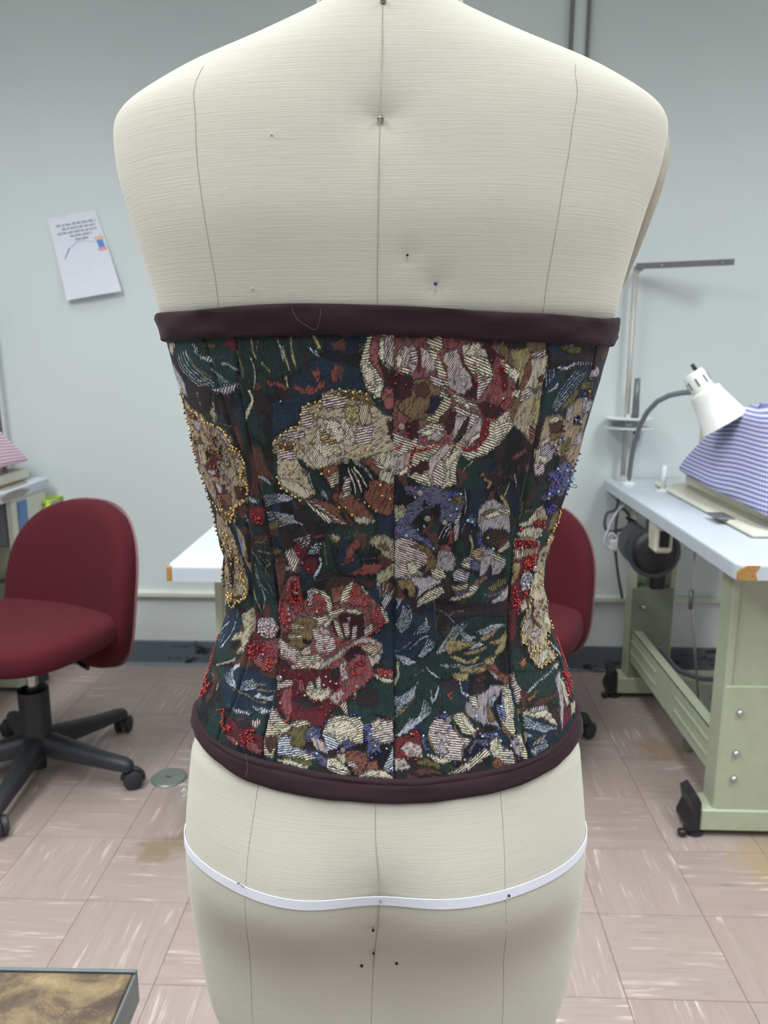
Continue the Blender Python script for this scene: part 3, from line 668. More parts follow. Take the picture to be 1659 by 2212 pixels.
def P(th, z, off=0.0):
    """outer surface: th = 0 at centre back (towards the camera), z = height"""
    th = np.asarray(th, float); z = np.asarray(z, float); th, z = np.broadcast_arrays(th, z)
    w_ = np.interp(z, DZ, _W)+off; c_ = np.interp(z, DZ, _C); n_ = np.interp(z, DZ, _N)
    s, c = np.sin(th), np.cos(th)
    d_ = np.where(c > 0, np.interp(z, DZ, _B), np.interp(z, DZ, _F))+off
    x = c_+w_*np.sign(s)*np.abs(s)**(2/n_)
    y = -d_*np.sign(c)*np.abs(c)**(2/n_)
    bk = np.clip(c, 0, 1)**.6
    xr = x-XC
    # seat: two lobes and the valley between them; spine hollow; pin dimples
    y = y-bk*.010*(gauss(xr-.068, .045)+gauss(xr+.068, .045))*gauss(z-.815, .042)
    vy = np.clip((.885-z)/.09, 0, 1); vy = vy*vy*(3-2*vy)
    y = y+bk*.013*gauss(xr, .026)*vy*(.6+.4*gauss(z-.72, .09))
    y = y+bk*.004*gauss(xr, .030)*gauss(z-1.13, .10)
    y = y-bk*.004*(gauss(xr-.085, .04)+gauss(xr+.085, .04))*gauss(z-1.31, .05)
    return np.stack([x, y, z], -1)
def Nrm(th, z, off=0.0):
    e = 1e-3; a = P(th+e, z, off)-P(th-e, z, off); b = P(th, z+e, off)-P(th, z-e, off)
    n = np.cross(a, b); return n/np.linalg.norm(n, axis=-1, keepdims=True)
def projl(p):       # local form frame -> photo pixel
    Y = p[..., 1]+FD; Z = p[..., 2]-CAM_H
    zc = Y*math.cos(PITCH)-Z*math.sin(PITCH); up = Y*math.sin(PITCH)+Z*math.cos(PITCH)
    return 829.5+FPX*p[..., 0]/zc, 1106-FPX*up/zc
_gt = np.linspace(R(-100), R(100), 401); _gz = np.arange(.58, 1.44, .002)
_GT, _GZ = np.meshgrid(_gt, _gz); _gp = P(_GT, _GZ); _gx, _gy = projl(_gp)
_gn = Nrm(_GT, _GZ); _vw = np.array([0, -FD, CAM_H])-_gp; _fac = (_gn*_vw).sum(-1)/np.linalg.norm(_vw, axis=-1)
_fac = np.where(_fac*np.sign(_fac[200, 200]) > .02, 0, 1e4); _KX, _KY, _KT, _KZ, _KP = (_q.ravel() for _q in (_gx, _gy, _GT, _GZ, _fac))
def surf(px, py):
    """photo pixel -> (th, z) on the form's visible back"""
    out = []
    for x, y in np.atleast_2d(np.stack([np.atleast_1d(px), np.atleast_1d(py)], -1)).astype(float):
        i = np.argmin((_KX-x)**2+(_KY-y)**2+_KP); t0, z0 = _KT[i], _KZ[i]
        for _ in range(2):
            e = 1e-3; q = projl(P(np.array([t0, t0+e, t0]), np.array([z0, z0, z0+e])))
            J = np.array([[q[0][1]-q[0][0], q[0][2]-q[0][0]], [q[1][1]-q[1][0], q[1][2]-q[1][0]]])/e
            r = np.array([x-q[0][0], y-q[1][0]])
            if abs(np.linalg.det(J)) > 3e5: 
                d = np.clip(np.linalg.solve(J, r), -.02, .02); t0 += d[0]; z0 += d[1]
        out.append((t0, z0))
    return np.array(out)
def parse(s): a = np.array([float(q) for q in s.split()]); return a.reshape(-1, 2)
def catmull(p, k=6):
    p = np.asarray(p, float); out = []
    for i in range(len(p)-1):
        a, b, c, d = p[max(i-1, 0)], p[i], p[i+1], p[min(i+2, len(p)-1)]
        for j in range(k):
            s = j/k; out.append(.5*(2*b+(c-a)*s+(2*a-5*b+4*c-d)*s*s+(3*b-a-3*c+d)*s**3))
    out.append(p[-1]); return np.array(out)

def linen():
    t = NT('natural_linen'); p = t.coord()
    sl = t.noise(t.vmap(p, (22, 22, 1100)), 1.0, 3, .6); fine = t.noise(t.vmap(p, (900, 900, 1500)), 1.0, 2, .5)
    sl2 = t.noise(t.vmap(p, (38, 38, 900), loc=(3, 1, 7)), 1.0, 2, .5)
    c = t.mix(sl, lin((191, 187, 177)), lin((204, 200, 190)))
    c = t.mix(t.ramp(sl2, [(.28, (.30, .30, .30)), (.38, (0, 0, 0))]), c, lin((166, 160, 145)))
    c = t.mix(t.math('MULTIPLY', fine, .35), c, lin((182, 177, 165)))
    c = t.mix(t.math('MULTIPLY', t.noise(p, 7, 3), .35), c, lin((197, 192, 174)))
    t.set(Base_Color=c, Roughness=.9); t.b.inputs['Sheen Weight'].default_value = .15
    h_ = t.math('ADD', t.math('MULTIPLY', sl, 1.0), t.math('MULTIPLY', fine, .5)); t.bump(h_, .0007, .35); return t.m
M['linen'] = linen()
form = empty('dress_form', FORM_LOC, YAW, 'cream linen tailor\'s dress form seen from behind, wearing the floral corset', 'dress form')
NECKZ = 1.437
# skin of the form; it is drawn in where the corset sits on it
rows = np.concatenate([np.arange(.57, 1.328, .004), np.arange(1.33, NECKZ+.0001, .0015)]); cols = np.linspace(-math.pi, math.pi, 289)[:-1]
TT, ZZ = np.meshgrid(cols, rows)
ins = -.0045*np.clip((ZZ-.905)/.02, 0, 1)*np.clip((1.245-ZZ)/.015, 0, 1)
V = P(TT, ZZ, 0)+0
V = V+Nrm(TT, ZZ)*0
V[..., :2] *= 1.0
V = np.where((ins < 0)[..., None], P(TT, ZZ, ins), V)
def dimple(V, px, py, dep, rad):
    th, z = surf(px, py)[0]; q = P(th, z); d = np.linalg.norm(V-q, axis=-1); V[..., 1] += dep*np.exp(-(d/rad)**1.0)*(V[..., 1] < 0)
for a in ((822, 250, .0075, .013), (942, 612, .0035, .008), (880, 552, .002, .006), (822, 1935, .003, .010), (806, 2010, .003, .008), (807, 2058, .0025, .007)): dimple(V, *a)
Fq = grid_faces(len(rows), len(cols), True)
me = np_mesh('torso', V.reshape(-1, 3), Fq)
torso = link('torso', me, form, M['linen'])
md = torso.modifiers.new('t', 'SOLIDIFY'); md.thickness = .004; md.offset = -1
b0 = P(cols, np.full_like(cols, .57)); MB().add([tuple(q) for q in b0]+[tuple(b0.mean(0)+(q-b0.mean(0))*np.array([.96, .96, 1])-np.array([0, 0, .012])) for q in b0]+[tuple(b0.mean(0)-np.array([0, 0, .012]))], [(k, (k+1) % 288, 288+(k+1) % 288, 288+k) for k in range(288)]+[(288+k, 288+(k+1) % 288, 576) for k in range(288)]).build('bottom_cap', M['linen'], form, smooth=True)
# neck: own column above the neckline seam, capped
rows = np.array([NECKZ-.002, NECKZ, NECKZ+.004, 1.45, 1.465, 1.48, 1.50, 1.53, 1.545, 1.55]); cs = np.linspace(-math.pi, math.pi, 97)[:-1]
TT, ZZ = np.meshgrid(cs, rows); V = P(TT, np.maximum(ZZ, NECKZ+.002), -.0006); V[..., 2] = ZZ
V[-1, :, :2] *= .9; V = np.concatenate([V.reshape(-1, 3), [[0, 0, 1.552]]])
me = np_mesh('neck', V[:-1], grid_faces(len(rows), 96, True)); link('neck', me, form, M['linen'])
MB().lathe([(.046, 1.548), (.046, 1.556), (.040, 1.562), (.012, 1.564), (.010, 1.585), (.001, 1.59)], (.004, 0, 0), n=40).build('neck_cap', plain('dark_metal_cap', (92, 90, 88), .35, .8), form, auto=30)
# armhole plates
M['armplate'] = plain('beige_armhole_plate', (168, 160, 144), .7, scale=90)
for s in (-1, 1):
    rings = []
    for k, (sc, ex) in enumerate(((.98, -.014), (1.0, -.004), (.985, .004), (.90, .009), (.6, .013), (.2, .0145), (.02, .015))):
        ring = []
        for q in range(48):
            a = 2*math.pi*q/48; vz = math.sin(a)*.079*sc; vy = math.cos(a)*.052*sc
            zz = 1.313+vz; xx = np.interp(zz, DZ, _W)*.985+(.000 if s > 0 else -.006)
            ring.append((.003+s*(xx+ex-.002), .030+vy-.1*vz, zz))
        rings.append(ring)
    MB().rings(rings).build('armhole_plate', M['armplate'], form, smooth=True)
# sewn seams of the form, slightly sunk dark stitching lines
M['stitch'] = plain('seam_stitching', (160, 155, 142), .9, var=.25, scale=300)
def strip(name, pix, wd, hgt, mat, parent, off=0.0, smooth=True, k=6, zfix=None):
    tz = surf(*np.array(pix, float).T) if not isinstance(pix, np.ndarray) or pix.shape[1] == 2 and pix[0, 0] > 20 else pix
    tz = catmull(tz, k); p = P(tz[:, 0], tz[:, 1], off); n = Nrm(tz[:, 0], tz[:, 1], off); n = n*np.sign((n*(-p*np.array([1, 1, 0]))).sum(-1, keepdims=True))*-1
    t_ = np.gradient(p, axis=0); t_ /= np.linalg.norm(t_, axis=-1, keepdims=True); sd = np.cross(t_, n)
    rings = [[p[i]+sd[i]*wd/2*a+n[i]*hgt*b for a, b in ((-1, -.6), (-1, .6), (-.5, 1), (.5, 1), (1, .6), (1, -.6))] for i in range(len(p))]
    return MB().rings([[tuple(q) for q in r] for r in rings]).build(name, mat, parent, smooth=smooth)
strip('centre_seam', [(827, 8), (826, 80), (823, 180), (821, 250), (819, 350), (817, 480), (815, 600), (815, 690)], .0006, .0002, M['stitch'], form)
strip('side_seam', [(440, 143), (424, 175), (421, 240), (424, 320), (436, 430), (452, 530), (466, 610), (474, 690)], .00055, .0002, M['stitch'], form)
strip('side_seam', [(1243, 138), (1244, 170), (1240, 250), (1229, 330), (1212, 430), (1194, 540), (1180, 620), (1172, 700)], .00055, .0002, M['stitch'], form)
strip('centre_seam', [(812, 1700), (811, 1800), (818, 1900), (818, 1960), (810, 2050), (804, 2140), (801, 2240)], .00055, .0002, M['stitch'], form)
strip('side_seam', [(560, 1680), (548, 1760), (535, 1850), (530, 1930), (534, 2020), (541, 2100), (548, 2230)], .0005, .00015, M['stitch'], form)
strip('side_seam', [(1078, 1690), (1085, 1760), (1090, 1850), (1092, 1950), (1090, 2050), (1088, 2140), (1083, 2230)], .0005, .00015, M['stitch'], form)
nk = np.stack([np.linspace(-math.pi, math.pi, 60), np.full(60, NECKZ-.001)], -1)
strip('neck_seam', nk, .0012, .0005, M['stitch'], form, k=2)
# iron stand
M['iron'] = plain('black_iron_stand', (38, 38, 40), .4, .6)
MB().tube([(0, .022, .06), (0, .022, .58)], .015, 16).build('stand_pole', M['iron'], form, smooth=True)
MB().lathe([(.05, .05), (.05, .09), (.03, .13), (.018, .14)], n=24).build('stand_hub', M['iron'], form, auto=40)
for k in range(4):
    a = math.pi/4+k*math.pi/2; d = Vector((math.cos(a), math.sin(a), 0))
    lg = MB().tube([d*.03+Vector((0, 0, .075)), d*.14+Vector((0, 0, .08)), d*.26+Vector((0, 0, .055))], [.014, .012, .010], 10).build('stand_leg', M['iron'], form, smooth=True)
    MB().tube([d*.26+Vector((-d.y, d.x, 0))*-.01+Vector((0, 0, .026)), d*.26+Vector((-d.y, d.x, 0))*.01+Vector((0, 0, .026))], .026, 18).build('caster', M['iron'], lg)

# white twill tape pinned round the hip (one level line all round)
ht = np.median([surf(x, y)[0][1] for x, y in ((640, 1945), (1000, 1956), (1180, 1915), (470, 1890))])
def twill():
    t = NT('white_twill_tape'); p = t.coord(); t.set(Base_Color=t.mix(t.noise(p, 500, 2), lin((214, 215, 228)), lin((228, 229, 240))), Roughness=.85); t.bump(t.noise(p, 1500, 2), .0003, .5); return t.m
tape = link('hip_tape', (lambda: None)() or None, None) if False else None
cs = np.linspace(-math.pi, math.pi, 241)[:-1]; wob = .0012*np.sin(2*cs+.5)+.0008*np.sin(5*cs)
rings = []
for t0, wv in zip(cs, wob):
    r = []
    for dz, o_ in ((-.0036, .0004), (-.0036, .0011), (.0036, .0012), (.0036, .0004)): r.append(tuple(P(t0, ht+wv+dz, o_)))
    rings.append(r)
rings.append(rings[0])
o = MB().rings(rings, caps=False).build('hip_tape', twill(), None, smooth=False, loc=FORM_LOC); o.rotation_euler.z = YAW
tag(o, 'narrow white twill tape running round the hip of the dress form', 'tape')

# pins
M['pinhead'] = plain('steel_pin_head', (150, 148, 146), .18, .95); M['pinblue'] = plain('blue_glass_pin', (38, 36, 120), .2, coat=.5); M['pindark'] = plain('dark_pin_head', (46, 42, 44), .35, .5)
def pin(px, py, r, mat, label, lean=(0, 0), ln=.012, out=.004):
    th, z = surf(px, py)[0]; q = Vector(P(th, z)); n = Vector(Nrm(th, z)); n = n if n.y < 0 else -n
    o = empty('pin', FORM_LOC, YAW, label, 'pin', 'pins stuck in the dress form')
    d = (n+Vector((lean[0], 0, lean[1]))).normalized(); h_ = q+d*out
    m = MB().lathe([(r*math.sin(a), -r*math.cos(a)) for a in np.linspace(.05, math.pi-.05, 9)], h_, n=14, rot=d.to_track_quat('Z', 'Y').to_matrix())
    m.build('head', mat, o, smooth=True)
    MB().tube([h_, q-d*ln], .00035, 6).build('shaft', M['pinhead'], o, smooth=True)
pin(828, 4, .0020, M['pinhead'], 'steel ball headed pin at the nape below the neck of the form', out=.001)
pin(822, 250, .0021, M['pinhead'], 'steel ball headed pin on the centre back seam between the shoulders', out=-.0035)
pin(942, 611, .0012, M['pinblue'], 'blue headed pin just above the corset top band', (-.5, -.6), out=.001)
pin(880, 551, .0008, M['pindark'], 'tiny dark pin above and left of the blue headed pin', out=.0005)
pin(587, 291, .0007, M['linen'], 'tiny pale pin on the left shoulder blade of the form', out=.0005)
pin(546, 623, .0007, M['linen'], 'tiny pale pin left of centre close above the corset band', out=.0005)
pin(530, 1919, .0008, M['pinhead'], 'slanting steel pin in the left end of the hip tape', (-.7, 1.7), out=.009)
pin(822, 1942, .0009, M['pinhead'], 'steel pin at the centre of the hip tape', out=.002)
pin(1097, 1934, .0010, M['pindark'], 'dark headed pin in the right part of the hip tape', (0, .4), out=.002)
pin(806, 2008, .0011, M['pindark'], 'dark head standing in for a pin hole below the hip tape, topmost of the four on the seat', out=.0006)  # from here on, empty pin holes are built as dark pin heads
pin(807, 2058, .0010, M['pindark'], 'dark head standing in for a pin hole on the seat seam between the upper one and the lower pair', out=.0006)
pin(781, 2085, .0012, M['pindark'], 'dark head standing in for a pin hole on the seat, left one of the lower pair', out=.0006)
pin(857, 2080, .0012, M['pindark'], 'dark head standing in for a pin hole on the seat, right one of the lower pair', out=.0006)
# knotted lint of white thread at the left hip
th, z = surf(404, 1712)[0]; q = P(th, z)
random.seed(3); pts = [(q[0]-.0005-.006*random.random(), q[1]+random.uniform(-.002, .002), q[2]+random.uniform(-.005, .004)) for _ in range(11)]
o = MB().tube([tuple(v) for v in catmull(pts, 5)], .0003, 5).build('thread_lint', M['cord_w'], None, smooth=True, loc=FORM_LOC); o.rotation_euler.z = YAW
tag(o, 'small tangle of white thread clinging to the left hip of the dress form', 'thread')
# ------------------------------------------------------------------ corset: outline of the bands on the form (photo measurements put on the surface)
TOP_T = surf(*parse("342 681 400 672 500 662 600 657 700 656 850 658 950 663 1040 672 1110 676 1180 679 1280 687 1333 684").T)
TOP_B = surf(*parse("358 738 420 733 530 727 700 723 850 722 960 728 1100 736 1200 742 1300 747 1320 748").T)
BOT_T = surf(*parse("421 1520 432 1550 470 1600 520 1625 600 1648 700 1668 850 1682 950 1678 1050 1665 1140 1640 1200 1602 1235 1560 1246 1528").T)
BOT_B = surf(*parse("417 1556 432 1590 480 1645 540 1685 600 1705 700 1722 850 1733 960 1727 1060 1710 1150 1680 1210 1640 1243 1600 1248 1572").T)
def edge_fn(tz):
    a = tz[np.argsort(tz[:, 0])]; m = .5*(a[0, 1]+a[-1, 1]); T_ = np.concatenate([[-math.pi, -2.2], a[:, 0], [2.2, math.pi]]); Z_ = np.concatenate([[m, m], a[:, 1], [m, m]])
    tt = np.linspace(-math.pi, math.pi, 721); zz = _sm(np.interp(tt, T_, Z_), 10); return lambda t: np.interp(t, tt, zz)
zTT, zTB, zBT, zBB = (edge_fn(q) for q in (TOP_T, TOP_B, BOT_T, BOT_B))
ztop = lambda t: zTB(t)+.004
zbot = lambda t: zBT(t)-.004
def seam_fn(s):
    tz = surf(*parse(s).T); v = (tz[:, 1]-zbot(tz[:, 0]))/(ztop(tz[:, 0])-zbot(tz[:, 0])); o = np.argsort(v)
    vv = np.linspace(0, 1, 201); th = _sm(np.interp(vv, v[o], tz[o, 0]), 7); return lambda v: np.interp(v, vv, th)
const = lambda a: (lambda v: np.full_like(np.asarray(v, float), a))
SEAMS = [const(-math.pi), const(R(-118)),
  seam_fn("446 742 492 900 528 1000 537 1060 535 1130 540 1230 547 1310 541 1400 505 1530 470 1590"),
  seam_fn("514 740 518 840 530 906 546 985 564 1074 578 1130 590 1198 601 1283 605 1350 602 1438 587 1520 573 1574 567 1640"),
  seam_fn("849 724 850 850 851 1000 851 1200 851 1400 852 1680"),
  seam_fn("1178 742 1181 775 1172 841 1162 906 1150 980 1130 1080 1117 1130 1110 1170 1102 1255 1097 1340 1097 1438 1107 1493 1117 1533 1131 1588 1142 1640"),
  seam_fn("1284 750 1262 880 1232 1000 1205 1110 1186 1200 1180 1290 1190 1380 1222 1480 1238 1545"),
  const(R(118)), const(math.pi)]
NCOL = [60, 250, 130, 400, 420, 160, 240, 60]; NROW = 600
OFFC = np.cumsum([0]+NCOL); NC = OFFC[-1]
VV = np.linspace(0, 1, NROW)
TH = np.zeros((NROW, NC)); PU = np.zeros((NROW, NC))
for k in range(8):
    a, b = SEAMS[k](VV)[:, None], SEAMS[k+1](VV)[:, None]; u = np.linspace(0, 1, NCOL[k])[None, :]
    TH[:, OFFC[k]:OFFC[k+1]] = a+(b-a)*u; PU[:, OFFC[k]:OFFC[k+1]] = u
ZC = zbot(TH)+(ztop(TH)-zbot(TH))*VV[:, None]
def to_canvas(tz):
    t_, z = tz[:, 0], tz[:, 1]; v = (z-zbot(t_))/(ztop(t_)-zbot(t_)); col = np.zeros(len(v))
    for i in range(len(v)):
        s = np.array([float(f(np.clip(v[i], 0, 1))) for f in SEAMS]); k = int(np.clip(np.searchsorted(s, t_[i])-1, 0, 7))
        col[i] = OFFC[k]+(t_[i]-s[k])/(s[k+1]-s[k])*(NCOL[k]-1)
    return np.stack([col, v*(NROW-1)], -1)
# ---- canvas layers (thread colour, weave angle, stripe, dash, period)
rng = np.random.default_rng(7)
def vnoise(nr, nc, fr, fc, oct=3):
    out = np.zeros((nr, nc)); amp = 1; tot = 0
    for o in range(oct):
        a, b = max(2, int(nr/fr*2**o))+2, max(2, int(nc/fc*2**o))+2; g = rng.random((a, b))
        y = np.linspace(0, a-1.001, nr); x = np.linspace(0, b-1.001, nc); yi, xi = y.astype(int), x.astype(int); fy, fx = (y-yi)[:, None], (x-xi)[None, :]
        fy = fy*fy*(3-2*fy); fx = fx*fx*(3-2*fx)
        out += amp*((g[yi][:, xi]*(1-fy)+g[yi+1][:, xi]*fy)*(1-fx)+(g[yi][:, xi+1]*(1-fy)+g[yi+1][:, xi+1]*fy)*fx); tot += amp; amp *= .5
    return out/tot
CV = np.zeros((NROW, NC, 3)); WV = np.zeros((NROW, NC, 4)); HT = np.zeros((NROW, NC))
C = dict(cr=(246, 236, 208), pk=(236, 216, 214), lv=(212, 202, 212), bu=(116, 26, 44), db=(66, 20, 34), rz=(172, 104, 106), pb=(182, 98, 106), rd=(168, 84, 76), ru=(160, 96, 70), br=(104, 62, 52), bk=(70, 45, 40),
  gd=(204, 186, 124), ol=(132, 124, 66), dg=(20, 60, 56), te=(18, 47, 74), nv=(17, 25, 58), dk=(9, 11, 19), wb=(222, 232, 250), dp=(48, 33, 40), bl=(150, 156, 212), tn=(204, 178, 142), ta=(224, 208, 174), go=(188, 116, 58), rr=(138, 34, 44), gb=(160, 130, 84), sg=(198, 192, 154))
CL = {k: np.array(lin(v)) for k, v in C.items()}
CL = {k: v*.86+.14*(v*np.array([.25, .6, .15])).sum() for k, v in CL.items()}
# weave kinds: stripe contrast, dash, period (mm)
KIND = dict(rib=(.97, .05, 1.62), fin=(.84, .20, 1.0), net=(.40, .55, 1.5), dsh=(.70, .55, 1.35), dot=(.97, 1.0, 1.3), grd=(.45, .45, .95), chk=(.60, .55, 1.1), lin=(.06, .62, 1.5))
NZ = rng.random((256, 256)); NO = rng.random(256)*200
JX = np.repeat(rng.normal(0, 1.1, (NROW//3+1, NC//4+1)), 3, 0)[:NROW].repeat(4, 1)[:, :NC]; JY = np.repeat(rng.normal(0, 1.1, (NROW//4+1, NC//3+1)), 4, 0)[:NROW].repeat(3, 1)[:, :NC]
def put(mask, r0, c0, col, kind, ang, h=.18, edge=None):
    # lay thread: tone varies by runs of yarn along the weave direction, outlines fall back to the dark warp
    s, d, p = KIND[kind]; sub = (slice(r0, r0+mask.shape[0]), slice(c0, c0+mask.shape[1]))
    Y, X = np.mgrid[0:mask.shape[0], 0:mask.shape[1]]; X = X+c0; Y = Y+r0; a = math.radians(ang)
    pi_ = np.floor((Y*math.cos(a)-X*math.sin(a))/1.7).astype(int) % 256; qj = np.floor((X*math.cos(a)+Y*math.sin(a))/8.0+NO[pi_]).astype(int) % 256
    v = NZ[pi_, qj]; base = CL[col]*(1+rng.normal(0, .05)); tone = np.ones(mask.shape)
    tone = np.where(v < .17, .30, np.where(v < .34, .62, np.where(v > .88, 1.14, 1.0)))
    if kind == 'grd': tone = np.where(v < .25, .6, np.where(v > .8, 1.25, 1.0))
    if edge is not None and kind != 'grd': tone = np.where(edge < .7+1.6*v, .22, tone)
    layer = base[None, None, :]*tone[..., None]
    if kind != 'grd': layer = layer+np.where((v < .34)&(v > .10), .018, 0)[..., None]*np.array([1.0, .45, .40])
    CV[sub][mask] = layer[mask]; WV[sub][mask] = ((ang % 180)/180, s, d, (p-.8)/1.0); HT[sub][mask] = (h*np.where(tone > .5, 1, .5))[mask]
def fill(poly, col, kind, ang, h=.18, skip=(), thin=False):
    c0, r0 = np.floor(poly.min(0)-3).astype(int); c1, r1 = np.ceil(poly.max(0)+3).astype(int); c0, r0 = max(c0, 0), max(r0, 0); c1, r1 = min(c1, NC-1), min(r1, NROW-1)
    if c1 <= c0 or r1 <= r0: return
    X, Y = np.meshgrid(np.arange(c0, c1+1), np.arange(r0, r1+1)); X = X+JX[r0:r1+1, c0:c1+1]; Y = Y+JY[r0:r1+1, c0:c1+1]
    ins = np.zeros(X.shape, bool); n = len(poly); dist = np.full(X.shape, 1e9)
    for i in range(n):
        (xa, ya), (xb, yb) = poly[i], poly[i-1]; L2 = (xb-xa)**2+(yb-ya)**2+1e-9
        u = np.clip(((X-xa)*(xb-xa)+(Y-ya)*(yb-ya))/L2, 0, 1); dist = dist if i in skip else np.minimum(dist, np.hypot(X-xa-u*(xb-xa), Y-ya-u*(yb-ya)))
        if ya == yb: continue
        ins ^= ((ya > Y) != (yb > Y)) & (X < (xb-xa)*(Y-ya)/(yb-ya)+xa)
    if col in ('cr', 'pk', 'ta', 'lv', 'tn', 'pb', 'ru', 'gd') and kind != 'grd' and not thin:
        g = 1.9; dist = np.where(ins, dist+g, g-dist); ins = ins | (dist > 0)
    put(ins, r0, c0, col, kind, ang, h, dist)
def stroke(line, wd, col, kind, ang, h=.2):
    # tapered brush of thread along a line (canvas cells)
    line = catmull(line, 8); n = len(line); s = np.linspace(0, 1, n); wd = wd*np.clip(np.minimum(s, 1-s)*5+.35, 0, 1)
    c0, r0 = np.floor(line.min(0)-8).astype(int); c1, r1 = np.ceil(line.max(0)+8).astype(int); c0, r0 = max(c0, 0), max(r0, 0); c1, r1 = min(c1, NC-1), min(r1, NROW-1)
    if c1 <= c0 or r1 <= r0: return
    X, Y = np.meshgrid(np.arange(c0, c1+1), np.arange(r0, r1+1)); X = X+.6*JX[r0:r1+1, c0:c1+1]; Y = Y+.6*JY[r0:r1+1, c0:c1+1]; m = np.zeros(X.shape, bool)
    for (x, y), q in zip(line, wd): m |= (X-x)**2+(Y-y)**2 < max(q, .75)**2
    put(m, r0, c0, col, kind, ang, h)
TILE = dict(A=(350, 720), B=(590, 720), C=(850, 720), D=(1070, 720), E=(380, 960), F=(600, 960), G=(840, 960), H=(1040, 960), I=(400, 1200), J=(600, 1200), K=(840, 1200), L=(1050, 1200), M=(400, 1440), N=(600, 1440), O=(840, 1440), Q=(1020, 1440))
SC = 260/1659
def topx(tile, s): return parse(s)*SC+np.array(TILE[tile])
# ground: dark cloth with dim green, teal, plum and brown patches
n1, n2, n3, n4 = (vnoise(NROW, NC, 46, 60) for _ in range(4))
CV[:] = CL['dk']; WV[:] = (.12, .35, .35, .1)
for nn, cc, thr in ((n1, 'te', .57), (n2, 'dg', .58), (n3, 'dp', .60), (n4, 'br', .68)):
    m = nn+.02*JX > thr; CV[m] = CL[cc]*.8
fl = rng.random((NROW, NC)) > .985; CV[fl] = CV[fl]*1.6
for _ in range(620):     # dim leaf sprays of the ground
    c0, r0 = rng.random()*NC, rng.random()*NROW; a = rng.normal(.9, .7)*rng.choice([-1, 1]); L_ = rng.uniform(14, 46); cv = rng.normal(0, .35)
    q = np.array([[c0+L_*t*math.cos(a+cv*t), r0+L_*t*math.sin(a+cv*t)] for t in (0, .35, .7, 1)])
    stroke(q, rng.uniform(1.0, 3.2), rng.choice(['dg', 'dg', 'te', 'te', 'br', 'bk', 'ol', 'dp', 'nv', 'bu'], p=[.17, .13, .15, .12, .12, .09, .06, .06, .06, .04]), 'dsh', math.degrees(a), .12)
